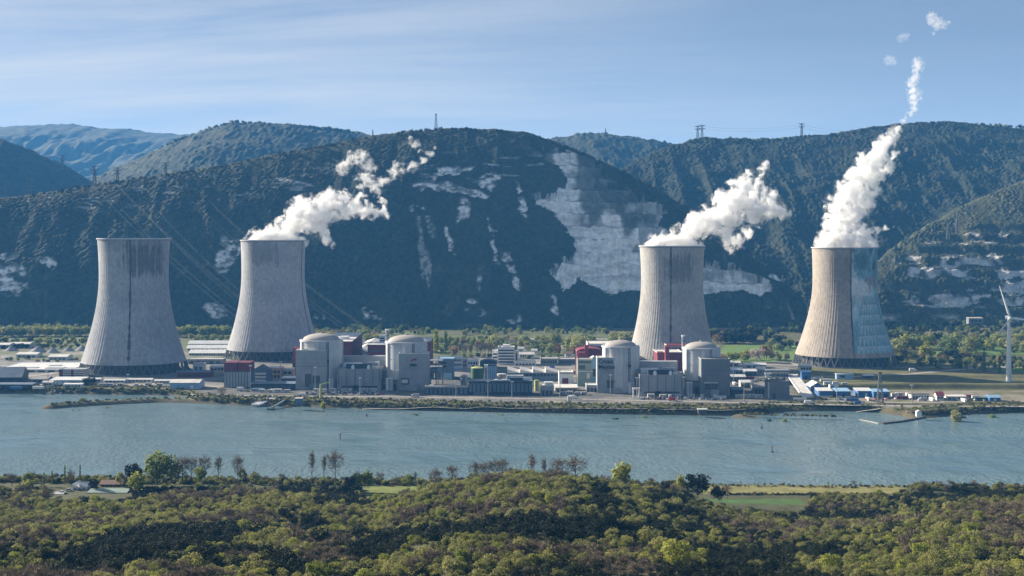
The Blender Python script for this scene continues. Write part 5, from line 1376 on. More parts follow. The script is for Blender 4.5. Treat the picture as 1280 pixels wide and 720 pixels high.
protos = {}
def place_car(px, py, colour, where, group, rz=90, sc_=1.0):
    d = gd(py); loc = (X(px, d), d, float(ground_z(X(px, d), d)) + .14); lab = f'{colour} parked car {where}'
    if colour not in protos:
        protos[colour] = car(colour); r_ = protos[colour]; r_.location = loc; r_.rotation_euler = (0, 0, R(rz)); r_['label'] = lab; r_['group'] = group
    else: dup(protos[colour], loc, R(rz), None, lab, group)


cr = random.Random(11)
cols = ['white', 'white', 'silver', 'silver', 'black', 'blue', 'red', 'black']
for x0, x1, py, n, wh, gr in ((384, 478, 491.0, 26, 'in the back row below the left reactor domes', 'cars in the back row below the left domes'), (384, 478, 492.2, 30, 'in the middle row below the left reactor domes', 'cars in the middle row below the left domes'), (800, 905, 499.2, 28, 'in the second row below the right reactor domes', 'cars in the second row below the right domes'), (1092, 1240, 499.2, 22, 'along the front of the right yard', 'cars along the right yard'), (300, 368, 489.3, 12, 'below the gabled building', 'cars below the gabled building'), (384, 480, 493.5, 26, 'in the front row below the left reactor domes', 'cars in the front row below the left domes'), (800, 905, 497.8, 26, 'in the row below the right reactor domes', 'cars below the right domes'),
                              (930, 955, 476, 7, 'on the sunlit yard left of the scaffold', 'cars left of the scaffold'), (1020, 1110, 500, 16, 'in front of the blue halls', 'cars before the blue halls'), (1185, 1235, 501, 12, 'on the far right yard', 'cars on the far right yard'), (30, 110, 486.3, 10, 'beside the left river road', 'cars by the left river road'), (700, 740, 494, 9, 'by the low halls left of the lettered block', 'cars by the low halls')):
    for i in range(n):
        if cr.random() < .12: continue
        place_car(x0 + (x1 - x0) * (i + cr.uniform(-.3, .3)) / n, py + cr.uniform(-.25, .25), cr.choice(cols), wh, gr, 90 + cr.uniform(-8, 8), cr.uniform(1, 1.15))
place_car(78, 620, 'white', 'by the white hut on the near left bank', 'cars on the near left bank', 10)
place_car(86, 617, 'silver', 'left of the boathouse', 'cars on the near left bank', 20)
place_car(118, 612.5, 'black', 'behind the long grey-green roof', 'cars on the near left bank', 0)


def container(mat):
    root = thing('shipping_container', 'x', 'container')
    g = MB().box(-6.05, 6.05, -1.2, 1.2, .15, 2.75)
    for k in range(24): g.box(-5.9 + k * .5, -5.68 + k * .5, -1.27, -1.2, .3, 2.6)
    g.build('box', M[mat], root)
    for y in (-.6, .6): MB().box(6.05, 6.12, y - .55, y + .55, .3, 2.6).build('door', M['steel'], root)
    return root


cp = {}
for px, py, mt, wh in ((948, 489.5, 'blue_clad', 'left of the dark concrete block'), (1000, 501, 'white', 'at the foot of the sloping gallery'), (1065, 501.5, 'blue_clad', 'standing alone before the blue halls'), (1085, 500.5, 'offwhite', 'before the widest blue hall'), (1120, 497, 'offwhite', 'right of the blue halls'),
                       (1128, 499, 'red_clad', 'left of the open bay shed'), (1165, 501, 'white', 'between the bay shed and the red-roofed house'), (1215, 497, 'red_bright', 'on the far right yard'), (1226, 500.5, 'green_tank', 'on the far right yard'), (1205, 502, 'white', 'near the river tree on the right yard'),
                       (570, 462, 'blue_light', 'behind the grey silo'), (705, 487.5, 'white', 'by the pale low halls'), (322, 488.8, 'blue_light', 'below the gabled building'), (345, 489.5, 'offwhite', 'below the orange rendered building'), (20, 486.5, 'blue_clad', 'by the long low dark shed'), (48, 486.2, 'white', 'by the cream hut on the left'), (918, 481, 'white', 'right of the brownish fuel block'), (936, 474, 'red_clad', 'on the sunlit yard'), (900, 498.5, 'offwhite', 'below the brownish fuel block'), (1032, 477, 'white', 'behind the blue-roofed halls'), (1022, 474.5, 'offwhite', 'right of the bright blue box building')):
    d = gd(py); loc = (X(px, d), d, 0.1); rz = R(cr.choice((0, 0, 4, -5, 90)))
    lab = f'{ {"blue_clad": "blue", "blue_light": "pale blue", "white": "white", "offwhite": "off-white", "red_clad": "dark red", "red_bright": "red", "green_tank": "green"}[mt]} shipping container {wh}'
    if mt not in cp:
        cp[mt] = container(mt); r_ = cp[mt]; r_.location = loc; r_.rotation_euler = (0, 0, rz); r_['label'] = lab; r_['group'] = 'shipping containers on the yards'
    else: dup(cp[mt], loc, rz, None, lab, 'shipping containers on the yards')


def light_mast(h, label, loc):
    root = thing('light_mast', label, 'light mast', loc, 0, 'light masts around the plant')
    MB().lathe([(.38, 0), (.22, h)], 10).build('pole', M['steel'], root)
    MB().box(-1.6, 1.6, -.3, .3, h + .01, h + .7).build('lamp_head', M['lamp'], root)
    return root


lm = None
for px, py, hh, wh in ((394, 489, 1.1, 'in front of the leftmost fuel block'), (351, 481, 1.1, 'beside the orange rendered building'), (497, 490, 1, 'beside the emblem block'), (548, 486, 1.5, 'rising before the steel pipe frame'), (763, 495.5, .95, 'in front of the lettered block'), (796, 498, .9, 'by the white stand below the right domes'), (855, 497, .9, 'before the gap left of the brownish block'),
                       (917, 486, 1.3, 'right of the brownish fuel block'), (1018, 498, .9, 'at the front of the blue halls'), (313, 490, 1.2, 'right of the red-topped block'), (700, 497, .8, 'by the low halls'), (610, 496.5, .7, 'before the pumping station'), (640, 497, .7, 'before the right end of the pumping station'), (570, 495.5, .7, 'before the lower dark blue wing'), (450, 495, .8, 'among the cars below the left auxiliary building'), (60, 488, .8, 'at the left river road'), (160, 490, .8, 'below the leftmost tower'), (930, 502, .8, 'at the right river road'), (1140, 505, .8, 'behind the harbour'), (1046, 503, .9, 'before the blue halls')):
    d = gd(py); loc = (X(px, d), d, 0); lab = f'slim light mast {wh}'
    if lm is None: lm = light_mast(22, lab, loc); lm.scale = (1, 1, hh)
    else: dup(lm, loc, 0, (1, 1, hh), lab)


def gantry():
    d = gd(497); root = thing('screen_gantry', 'white portal gantry over the bank below the right domes', 'gantry', (X(795, d), d, 0))
    for x in (-2.6, 2.6): MB().box(x - .5, x + .5, -1, 1, 0, 8).build('leg', M['white'], root)
    MB().box(-3.6, 3.6, -1.3, 1.3, 8.01, 9.6).build('beam', M['white'], root); MB().box(-1.2, 1.2, -.8, .8, 5.2, 8).build('hoist', M['steel_dark'], root)
    d = gd(500); root = thing('steel_ramp', 'pale sloping slipway ramp on the bank below the orange rendered building', 'ramp', (X(330, d), d, -.5))
    MB().poly([(-10, -14, -2.0), (-2, -14, -2.0), (10, 12, 1.2), (2, 12, 1.2), (-10, -14, -4), (-2, -14, -4), (10, 12, -2), (2, 12, -2)], [(0, 1, 2, 3), (7, 6, 5, 4), (0, 4, 5, 1), (1, 5, 6, 2), (2, 6, 7, 3), (3, 7, 4, 0)]).build('slab', M['concrete_pale'], root)
    for s in (0, 8): MB().bar((-10 + s, -14, -1.2), (2 + s, 12, 2.0), .22).build('handrail', M['steel'], root)
    # a tower crane-like yellowish davit at the bank
    d = gd(498); root = thing('yard_crane', 'yellow-green post crane among the parked cars', 'crane', (X(401, d), d, 0))
    MB().lathe([(1.3, 0), (1.1, 14)], 12).build('post', M['lime'], root); MB().bar((0, 0, 13.5), (8, 2, 15.5), .7, .4).build('jib', M['lime'], root); MB().box(-1.6, 1.6, -1.6, 1.6, -.2, .8).build('base', M['concrete'], root)


gantry()


# delivery trucks, site cabins, fences ---------------------------------------------------------------
def truck(colour):
    root = thing('box_truck', 'x', 'truck')
    MB().box(-3.2, 3.0, -1.25, 1.25, 1.0, 3.6).build('cargo_box', M[colour], root)
    MB().extrude_y([(3.05, .6), (5.1, .6), (5.15, 1.6), (4.7, 2.7), (3.05, 2.8)], -1.2, 1.2).build('cab', M['car_white'], root)
    MB().box(4.72, 5.16, -1.05, 1.05, 1.65, 2.55).build('windscreen', M['glass'], root)
    MB().box(-3.2, 4.9, -.9, .9, .55, .98).build('chassis', M['steel_dark'], root)
    for x in (-2.2, 4.0):
        for y in (-1.2, .9):
            q = MB().lathe([(.5, 0), (.5, .3)], 12); q.v = [(x + a, y + z, .5 + b) for a, b, z in q.v]; q.build('wheel', M['tyre'], root)
    return root


tp = {}
for px, py, mt, wh in ((378, 496, 'white', 'on the river road below the leftmost fuel block'), (520, 496.8, 'car_silver', 'on the river road below the emblem block'), (715, 498.8, 'white', 'on the river road below the red door hall'), (840, 501.5, 'car_red', 'on the river road below the right auxiliary building'), (1010, 505.4, 'white', 'on the river road by the sloping gallery'), (1072, 506.4, 'car_blue', 'on the river road below the blue halls'), (936, 480, 'white', 'on the sunlit yard left of the scaffold'), (1154, 501.5, 'car_silver', 'before the open bay shed'), (1219, 499, 'white', 'on the far right yard'), (300, 488.5, 'white', 'beside the red-topped block'), (70, 487.4, 'car_silver', 'on the left river road'), (560, 459, 'white', 'behind the process building'), (690, 461, 'car_blue', 'before the grey long building'), (1140, 464.5, 'white', 'on the pale road right of the mural tower')):
    d = gd(py); loc = (X(px, d), d, float(ground_z(X(px, d), d)) + .16); lab = f"{dict(white='white', car_silver='silver', car_red='red', car_blue='blue')[mt]} box truck {wh}"; rz = R(cr.choice((3, 183, -4)))
    if mt not in tp:
        tp[mt] = truck(mt); tp[mt].location = loc; tp[mt].rotation_euler = (0, 0, rz); tp[mt]['label'] = lab; tp[mt]['group'] = 'box trucks around the plant'
    else: dup(tp[mt], loc, rz, None, lab, 'box trucks around the plant')


def cabin_proto():
    root = thing('site_cabin', 'x', 'cabin')
    MB().box(-3, 3, -1.2, 1.2, .1, 2.7).build('wall', M['offwhite'], root); MB().box(-3.1, 3.1, -1.3, 1.3, 2.71, 2.85).build('roof', M['roof_pale'], root)
    for x in (-1.6, 1.4): MB().box(x - .6, x + .6, -1.26, -1.18, 1.1, 2.1).build('window', M['glass'], root)
    MB().box(-.4, .4, -1.27, -1.18, .12, 2.1).build('door', M['slate'], root)
    return root


cb = None
for x0, x1, py, n, wh in ((388, 470, 489.8, 7, 'below the left reactor domes'), (806, 896, 496.6, 7, 'below the right reactor domes'), (700, 735, 493.5, 4, 'by the pale low halls'), (1020, 1060, 486.2, 4, 'between the blue-roofed halls'), (322, 364, 490.5, 4, 'below the gabled building'), (916, 956, 497, 4, 'left of the dark concrete block'), (118, 205, 482.5, 6, 'before the leftmost tower'), (1116, 1136, 495, 3, 'right of the blue halls')):
    for i in range(n):
        px = x0 + (x1 - x0) * (i + cr.uniform(.2, .8)) / n; q = py + cr.uniform(-.4, .4); d = gd(q); loc = (X(px, d), d, float(ground_z(X(px, d), d)) + .05); rz = R(cr.choice((0, 0, 3, 90)))
        if cb is None: cb = cabin_proto(); cb.location = loc; cb['label'] = f'off-white site cabin {wh}'; cb['group'] = f'site cabins {wh}'
        else: dup(cb, loc, rz, cr.uniform(.9, 1.25), f'off-white site cabin {wh}', f'site cabins {wh}')


def fence(pts, label):
    q = [G(*p) for p in pts]; root = thing('perimeter_fence', label, 'fence', (q[0][0], q[0][1], 0)); g = MB(); r_ = MB(); k0 = None
    for a, b in zip(q[:-1], q[1:]):
        n = max(1, int(math.dist(a[:2], b[:2]) / 5))
        for k in range(n):
            x = a[0] + (b[0] - a[0]) * k / n; y = a[1] + (b[1] - a[1]) * k / n; z = float(ground_z(x, y)); p = Vector((x - q[0][0], y - q[0][1], z))
            g.bar(p + Vector((0, 0, -.3)), p + Vector((0, 0, 2.6)), .09)
            if k0 is not None:
                for h in (.4, 1.4, 2.5): r_.bar(k0 + Vector((0, 0, h)), p + Vector((0, 0, h)), .06)
            k0 = p
    o = g.build('post', M['steel'], root); o['kind'] = 'stuff'
    r_.build('rail', M['steel'], root)


fence([(240, 494.6), (330, 496.6), (460, 497.6), (560, 498.7), (700, 500.6), (760, 501.8), (880, 504), (960, 506)], 'long wire fence between river road and bank, from the red-topped block to the scaffold')
fence([(1000, 456), (1090, 457), (1180, 457), (1285, 457)], 'wire fence along the upper pale path right of the mural tower')
# ------------------------------------------------------------------ plants
M['leaf_olive'] = leaf_mat('olive_leaf', [(0, (0.102, 0.111, 0.039)), (.35, (0.183, 0.193, 0.063)), (.7, (0.281, 0.282, 0.098)), (1, (0.336, 0.328, 0.137))], .45)
M['leaf_dark'] = leaf_mat('evergreen_leaf', [(0, (0.012, 0.018, 0.009)), (.5, (0.022, 0.029, 0.014)), (1, (0.037, 0.043, 0.020))], .15)
M['leaf_brown'] = leaf_mat('bare_twig', [(0, (0.113, 0.092, 0.069)), (.5, (0.171, 0.140, 0.101)), (1, (0.240, 0.196, 0.140))], .1)
M['leaf_bright'] = leaf_mat('fresh_leaf', [(0, (0.160, 0.194, 0.034)), (.5, (0.251, 0.284, 0.052)), (1, (0.352, 0.352, 0.080))], .4)
M['leaf_mid'] = leaf_mat('mid_green_leaf', [(0, (0.117, 0.158, 0.047)), (.5, (0.199, 0.248, 0.076)), (1, (0.289, 0.317, 0.110))], .35)
M['leaf_pale'] = leaf_mat('pale_spring_leaf', [(0, (0.218, 0.241, 0.092)), (.5, (0.310, 0.322, 0.121)), (1, (0.391, 0.380, 0.161))], .4)
M['leaf_rust'] = leaf_mat('rusty_bud', [(0, (0.156, 0.098, 0.046)), (.5, (0.234, 0.156, 0.072)), (1, (0.299, 0.221, 0.104))], .3)
M['blossom'] = leaf_mat('pale_blossom', [(0, (.34, .26, .25)), (.5, (.46, .38, .36)), (1, (.55, .48, .46))], .3)


def crown_mesh(name, mats, n, lobes, leaf, seed, shell=.5, twig=False, up=.0, trunk=None, trunk_slot=1):
    g = np.random.default_rng(seed)
    lobes = np.array(lobes, float)                      # x y z rx ry rz
    wt_ = lobes[:, 3] * lobes[:, 4] + lobes[:, 5] * lobes[:, 3]; wt_ /= wt_.sum()
    li = g.choice(len(lobes), n, p=wt_); L = lobes[li]
    d = g.normal(size=(n, 3)); d /= np.linalg.norm(d, axis=1)[:, None]
    rad = (shell + (1 - shell) * g.random(n) ** .5)[:, None] * g.normal(1, .10, n)[:, None]
    p = L[:, :3] + d * L[:, 3:6] * rad
    keep = vnoise(p[:, 0] / 1.1 + 7 * seed, p[:, 1] / 1.1 + p[:, 2] / .9, seed) > -.38
    p, d = p[keep], d[keep]; n = len(p)
    nrm = d * 1.1 + g.normal(size=(n, 3)) * .5 + np.array([0, 0, up]); nrm /= np.linalg.norm(nrm, axis=1)[:, None]
    t1 = np.cross(nrm, g.normal(size=(n, 3))); t1 /= np.linalg.norm(t1, axis=1)[:, None] + 1e-9
    t2 = np.cross(nrm, t1)
    s = (leaf * g.uniform(.55, 1.35, n))[:, None]
    if twig:
        t1 = d * .75 + g.normal(size=(n, 3)) * .5 + np.array([0, 0, .35]); t1 /= np.linalg.norm(t1, axis=1)[:, None]
        t2 = np.cross(t1, nrm); t2 /= np.linalg.norm(t2, axis=1)[:, None] + 1e-9
        a, b = s * 1.5, s * .17
    else:
        a, b = s * .62, s * .45
    q = np.stack([p - t1 * a, p + t2 * b, p + t1 * a, p - t2 * b], 1).reshape(-1, 3)
    V = [q]; Fc = np.arange(4 * n).reshape(-1, 4); mi = np.zeros(n, int)
    if trunk is not None:
        b = len(q); V.append(np.array(trunk.v)); tf = np.array([f for f in trunk.f if len(f) == 4]) + b
        Fc = np.concatenate([Fc, tf]); mi = np.concatenate([mi, np.full(len(tf), trunk_slot)])
    me = raw_mesh(name, np.concatenate(V), Fc.reshape(-1), 4, mats, mi)
    return me


def limbs(h, r, nb, spread, seed, z0=.35, bend=.15, twigs=0, up=.8):
    g = random.Random(seed); m = MB(); q = Vector((0, 0, -.4)); rr = r; n = 6; pts = []
    for i in range(n + 1):
        t = i / n; pts.append((Vector((g.uniform(-1, 1) * bend * t * h * .2, g.uniform(-1, 1) * bend * t * h * .2, h * t - .4 * (i == 0))), r * (1 - t * .86)))
    for (a, ra), (b, rb_) in zip(pts[:-1], pts[1:]): m.bar(a, b, ra, rb_, 5)
    for k in range(nb):
        t = z0 + (1 - z0) * (k + g.random() * .6) / nb; t = min(t, .97); i = min(int(t * n), n - 1); a = pts[i][0].lerp(pts[i + 1][0], t * n - i)
        ang = k * 2.4 + g.uniform(-.4, .4); ln = spread * (1.15 - t * .75) * g.uniform(.7, 1.2); r0 = r * (1 - t * .8) * .55
        mid = a + Vector((math.cos(ang) * ln * .55, math.sin(ang) * ln * .55, ln * .45 * up)); end = mid + Vector((math.cos(ang) * ln * .4, math.sin(ang) * ln * .4, ln * .6 * up))
        m.bar(a, mid, r0, r0 * .6, 4); m.bar(mid, end, r0 * .6, r0 * .2, 4)
        for _ in range(twigs):
            s0 = a.lerp(mid, g.uniform(.3, 1)) if g.random() < .5 else mid.lerp(end, g.uniform(0, 1))
            e0 = s0 + Vector((g.uniform(-1, 1), g.uniform(-1, 1), g.uniform(.2, 1.3))) * ln * .33; m.bar(s0, e0, r0 * .35, r0 * .12, 3)
            for _ in range(2):
                s1 = s0.lerp(e0, g.uniform(.3, 1)); m.bar(s1, s1 + Vector((g.uniform(-1, 1), g.uniform(-1, 1), g.uniform(.1, 1.2))) * ln * .18, r0 * .18, r0 * .08, 3)
    return m


def round_lobes(r, h, seed, n=7, zc=None, squash=.8):
    g = random.Random(seed); zc = h * .5 if zc is None else zc
    L = [(0, 0, zc, r * .8, r * .8, (h - zc) * .92)]
    for k in range(n):
        a = k * 2.399 + g.random(); q = r * g.uniform(.35, .72); rr = r * g.uniform(.30, .5)
        L.append((math.cos(a) * q, math.sin(a) * q, zc + (h - zc) * g.uniform(-.45, .62), rr, rr, rr * squash))
    return L


# --- the oak scrub of the near hillside: one mesh per plant kind, copied
def trunk_mesh(mb, mat='bark'):
    me = bpy.data.meshes.new('trunk'); me.from_pydata(mb.v, [], mb.f); me.materials.append(M[mat]); return me


def two_part(name, meshes, loc, rz, s, label, cat, group=None):
    r = thing(name, label, cat, loc, rz, group); r.scale = (s,) * 3
    c = link(bpy.data.objects.new('crown', meshes[0]), r); link(bpy.data.objects.new('trunk', meshes[1]), r)
    return c


SHRUB = {}
for i in range(3): SHRUB['olive', i] = (crown_mesh('crown', [M['leaf_olive']], 1500, round_lobes(3.3, 5.6, 10 + i, 8), .42, 100 + i, .5), trunk_mesh(limbs(3.6, .16, 3, 1.6, i)))
for i in range(2): SHRUB['dark', i] = (crown_mesh('crown', [M['leaf_dark']], 1400, round_lobes(3.1, 5.2, 20 + i, 7), .40, 120 + i, .55), trunk_mesh(limbs(3.2, .16, 3, 1.5, i)))
for i in range(2): SHRUB['brown', i] = (crown_mesh('crown', [M['leaf_brown']], 800, round_lobes(3.2, 5.8, 30 + i, 7), .52, 140 + i, .3, twig=True), trunk_mesh(limbs(4.2, .17, 5, 2.0, i)))
SHRUB['bright', 0] = (crown_mesh('crown', [M['leaf_bright']], 1500, round_lobes(3.4, 5.6, 40, 9), .42, 160, .5), trunk_mesh(limbs(3.4, .16, 3, 1.6, 5)))
SK = list(SHRUB.keys())
SLAB = {'olive': ('oak_tree', 'small olive-green oak just coming into leaf, in the near hillside scrub', 'olive-green oaks on the near hillside'),
        'dark': ('evergreen_oak', 'dark evergreen oak with a dense round crown, in the near hillside scrub', 'dark evergreen oaks on the near hillside'),
        'brown': ('bare_oak', 'leafless grey-brown oak with fine twigs, in the near hillside scrub', 'leafless oaks on the near hillside'),
        'bright': ('fresh_green_oak', 'bright yellow-green young oak, in the near hillside scrub', 'bright green oaks on the near hillside')}


def gn_scatter(name, pts, rz, sc_, ki, protos_, kind='stuff'):
    me = bpy.data.meshes.new(name); me.vertices.add(len(pts)); me.vertices.foreach_set('co', np.asarray(pts, np.float32).ravel())
    for nm, arr, ty in (('rz', rz, 'FLOAT'), ('sc', sc_, 'FLOAT'), ('ki', ki, 'INT')):
        a = me.attributes.new(nm, ty, 'POINT'); a.data.foreach_set('value', np.asarray(arr, np.float32 if ty == 'FLOAT' else np.int32))
    o = bpy.data.objects.new(name, me); link(o); tag(o, kind=kind)
    ng = bpy.data.node_groups.new(name, 'GeometryNodeTree'); ng.interface.new_socket('Geometry', in_out='INPUT', socket_type='NodeSocketGeometry'); ng.interface.new_socket('Geometry', in_out='OUTPUT', socket_type='NodeSocketGeometry')
    t = NT(ng); gi = t.n('NodeGroupInput'); go_ = t.n('NodeGroupOutput'); join = t.n('GeometryNodeJoinGeometry')

    def at(nm, ty): return t.n('GeometryNodeInputNamedAttribute', {'Name': nm}, data_type=ty).outputs[0]
    rot = t.n('FunctionNodeEulerToRotation', {0: t.n('ShaderNodeCombineXYZ', {2: at('rz', 'FLOAT')}).outputs[0]}).outputs[0]
    for k, pr in enumerate(protos_):
        oi = t.n('GeometryNodeObjectInfo', {'Object': pr, 'As Instance': True}, transform_space='ORIGINAL')
        cmp_ = t.n('FunctionNodeCompare', data_type='INT', operation='EQUAL')
        ins = [s for s in cmp_.inputs if s.type == 'INT']; ng.links.new(at('ki', 'INT'), ins[0]); ins[1].default_value = k
        iop = t.n('GeometryNodeInstanceOnPoints', {'Points': gi.outputs[0], 'Selection': cmp_.outputs[0], 'Instance': oi.outputs['Geometry'], 'Rotation': rot, 'Scale': at('sc', 'FLOAT')})
        ng.links.new(iop.outputs[0], join.inputs[0])
    ng.links.new(join.outputs[0], go_.inputs[0])
    md = o.modifiers.new('scatter', 'NODES'); md.node_group = ng
    return o


def hillside():
    g = np.random.default_rng(5); st = 3.9
    ys = np.arange(362, 872, st); pts = []
    for y in ys:
        hw = y * .40 + 20
        x = np.arange(-hw, hw, st) + g.uniform(-1.8, 1.8, len(np.arange(-hw, hw, st)))
        pts.append(np.column_stack([x, y + g.uniform(-2.3, 2.3, len(x))]))
    p = np.concatenate(pts); x, y = p[:, 0], p[:, 1]; u = 640 + x / y * F
    ok = np.ones(len(p), bool)
    ok &= ~((y > 800) & (u > 858) & (u < 1012))
    ok &= ~((y > 846) & (u > 858) & (u < 1118))                       # riverside fields
    ok &= ~((y > 785) & (u > 880) & (u < 1005))
    ok &= ~((y > 805) & (u > 452) & (u < 560))
    ok &= ~((y > 822) & (u > 60) & (u < 165))
    ok &= ~((y > 790) & (u > 60) & (u < 165) & (g.random(len(p)) < .55))
    ok &= (y < np.interp(x, NEAR[:, 0], NEAR[:, 1]) - 22)
    ok &= fbm(x / 30, y / 45, 3, 61) > -.58
    x, y, u = x[ok], y[ok], u[ok]
    n = len(x); v = g.random(n)
    dk = fbm(x / 46, y / 70, 3, 71) + .45 * blobw(u, y, ((170, 560, 150, 60), (470, 600, 60, 35), (690, 520, 260, 60), (860, 470, 120, 50), (980, 540, 140, 50), (1230, 800, 130, 70), (390, 690, 60, 40), (60, 470, 60, 30), (300, 800, 60, 40)))
    br = fbm(x / 36 + 50, y / 56, 3, 81)
    kind = np.where(dk + (v - .5) * .5 > .24, 1, np.where(br + (v - .5) * .9 > .22, 2, 0))
    kind = np.where((kind == 0) & (g.random(n) < .10), 3, kind)
    vi = g.integers(0, 3, n); ki = np.where(kind == 0, vi, np.where(kind == 1, 3 + vi % 2, np.where(kind == 2, 5 + vi % 2, 7)))
    sc_ = np.exp(g.normal(0, .26, n)) * (.60 + .2 * fbm(x / 55, y / 55, 2, 91)) * 1.0
    sc_ = np.clip(sc_, .3, 1.35); rz = g.uniform(0, 6.28, n)
    z = ground_z(x, y) - .35
    # a few stand-alone big bushes
    sp = [(845, 690, 470, 7, 1.9, 'broad bright yellow-green oak at the bottom centre, largest crown of the scrub'), (1038, 684, 478, 7, 1.35, 'bright green oak on the lower right beside a pale clump'), (400, 655, 560, 3, 1.5, 'solitary black-green oak standing out on the left-centre slope'), (690, 672, 520, 3, 1.4, 'dark round oak in the middle of the shaded hollow')]
    keep = np.ones(n, bool)
    for a, b, dd, k, s_, lab in sp:
        keep &= np.hypot(x - X(a, dd), y - dd) > 4 * s_
    x, y, u, z, ki, sc_, rz = x[keep], y[keep], u[keep], z[keep], ki[keep], sc_[keep], rz[keep]; n = len(x)
    top = HY + (CAMZ - z - 4 * sc_) / y * F
    inn = (u > -5) & (u < 1285) & (top < 716)
    score = np.where(inn, sc_ / y, -1); order = np.argsort(-score); ind = order[:296]; rest = np.setdiff1d(np.arange(n), ind)
    rest = rest[(u[rest] > -120) & (u[rest] < 1400)]
    first = {}
    ind = list(ind)
    for k in range(8):                                               # every kind keeps one in the near set
        if not any(ki[i] == k for i in ind):
            c = [i for i in rest if ki[i] == k]; ind.append(c[0])
    for i in ind:
        key = SK[ki[i]]; nm, lab, gr = SLAB[key[0]]
        o = two_part(nm, SHRUB[key], (x[i], y[i], z[i]), rz[i], sc_[i], lab, 'oak tree', gr); first.setdefault(ki[i], o)
    for a, b, dd, k, s_, lab in sp:
        nm = SLAB[SK[k][0]][0]; two_part(nm, SHRUB[SK[k]], (X(a, dd), dd, float(ground_z(X(a, dd), dd)) - .3), 1.0, s_, lab, 'oak tree')
    rest = np.setdiff1d(rest, ind)
    gn_scatter('oak_scrub', np.column_stack([x, y, z])[rest], rz[rest], sc_[rest], ki[rest], [first[k] for k in range(8)])
    print('SCRUB', n, len(rest))
    return first


def blobw(u, y, L):
    r = np.zeros_like(u)
    for cx, cy_, rx, ry in L: r = np.maximum(r, np.exp(-((u - cx) / rx) ** 2 - ((y - cy_) / ry) ** 2))
    return r


FIRST = hillside()


# --- bushes on the banks (countless, one mass each bank)
def banks():
    g = np.random.default_rng(15); P_ = []
    for px in np.arange(-60, 1340, .95):
        for row in range(4):
            if g.random() < (.2 if row < 2 else .5): continue
            q = np.interp(px, [a for a, b in FAR_BANK], [b for a, b in FAR_BANK]); d0 = gd(q, -5) + (g.uniform(3, 11) if row < 2 else g.uniform(20, 40))
            if 975 < px < 1140 and g.random() < .8: continue
            P_.append((X(px, d0), d0, g.uniform(.2, .52), g.choice([0, 1, 2, 3, 4, 5, 6, 7], p=[.16, .12, .12, .1, .1, .15, .15, .1])))
    for ln, w_ in ((DIKE, 3.5), (SPIT, 4)):
        for k in range(90):
            i = g.integers(0, len(ln) - 1); t = g.random(); px = ln[i][0] + (ln[i + 1][0] - ln[i][0]) * t; py = ln[i][1] + (ln[i + 1][1] - ln[i][1]) * t
            d = gd(py, -4) + g.uniform(-w_, w_); P_.append((X(px, d), d, g.uniform(.2, .5), g.integers(0, 8)))
    a = np.array(P_); z = ground_z(a[:, 0], a[:, 1]) - .5
    gn_scatter('bank_shrubbery', np.column_stack([a[:, 0], a[:, 1], z]), g.uniform(0, 6, len(a)), a[:, 2], a[:, 3].astype(int), [FIRST[k] for k in range(8)])
    P_ = []
    for px in np.arange(-60, 1340, 2.0):
        for row in range(3):
            x = X(px, 890); yn = np.interp(x, NEAR[:, 0], NEAR[:, 1])
            if (858 < px < 1132 and g.random() < .5) or g.random() < .35: continue
            P_.append((x, yn - g.uniform(1, 10) - row * 5 * (not 858 < px < 1132), g.uniform(.25, .8) * (.45 if 858 < px < 1132 else 1), g.integers(0, 8)))
    for px in np.arange(900, 1110, 2.2):
        P_.append((X(px, 852), 852 + g.uniform(-1.5, 1.5), g.uniform(.2, .4), g.choice([3, 4, 5])))
    a = np.array(P_); z = ground_z(a[:, 0], a[:, 1]) - .4
    gn_scatter('bank_shrubbery', np.column_stack([a[:, 0], a[:, 1], z]), g.uniform(0, 6, len(a)), a[:, 2], a[:, 3].astype(int), [FIRST[k] for k in range(8)])


banks()

# --- single trees: trunk and crown as parts; one pair of meshes per kind, copied
TK = {}
def kind(nm, mat, r, h, n, leaf, seed, lobes=None, twig=False, shell=.45, bark='bark', nb=6):
    TK[nm] = (crown_mesh('crown', [M[mat]], n, lobes or round_lobes(r, h, seed, 9), leaf, seed, shell, twig), limbs(h * (.96 if twig else .8), h * .022, nb, r * ((.95 if nm == 'bare_b' else .62) if twig else .9), seed, twigs=8 if twig else 0, up=(1.0 if nm == 'bare_b' else 1.9) if twig else .8, z0=.2 if twig else .35), bark)


kind('round', 'leaf_mid', 5.4, 13, 1100, 1.0, 201); kind('round_b', 'leaf_mid', 5.8, 12, 1100, 1.0, 202); kind('pale', 'leaf_pale', 5.2, 13, 1100, 1.0, 203); kind('pale_b', 'leaf_pale', 6.0, 12.5, 1100, 1.0, 204)
kind('darktree', 'leaf_dark', 4.6, 10, 1000, .9, 205); kind('fresh', 'leaf_bright', 5.0, 12, 1100, 1.0, 206); kind('rust', 'leaf_rust', 4.6, 11, 900, .8, 207, twig=False, shell=.2); kind('bloom', 'blossom', 5.2, 11, 1000, .8, 208, shell=.25)
kind('bare', 'leaf_brown', 4.8, 13, 260, .8, 209, lobes=[(0, 0, 8, 2.6, 2.6, 4.6), (1.4, .6, 9, 1.8, 1.8, 3.2), (-1.3, -.5, 8.5, 1.8, 1.8, 3.4), (.2, 1.2, 10, 1.6, 1.6, 3)], twig=True, shell=.1, nb=16)
kind('bare_b', 'leaf_brown', 5.5, 12, 300, .8, 219, lobes=[(0, 0, 7.5, 4.2, 4.2, 3.6), (2.4, .8, 8.5, 2.4, 2.4, 2.4), (-2.2, -1, 8, 2.6, 2.6, 2.6), (.4, 2, 9.5, 2.2, 2.2, 2)], twig=True, shell=.1, nb=18)
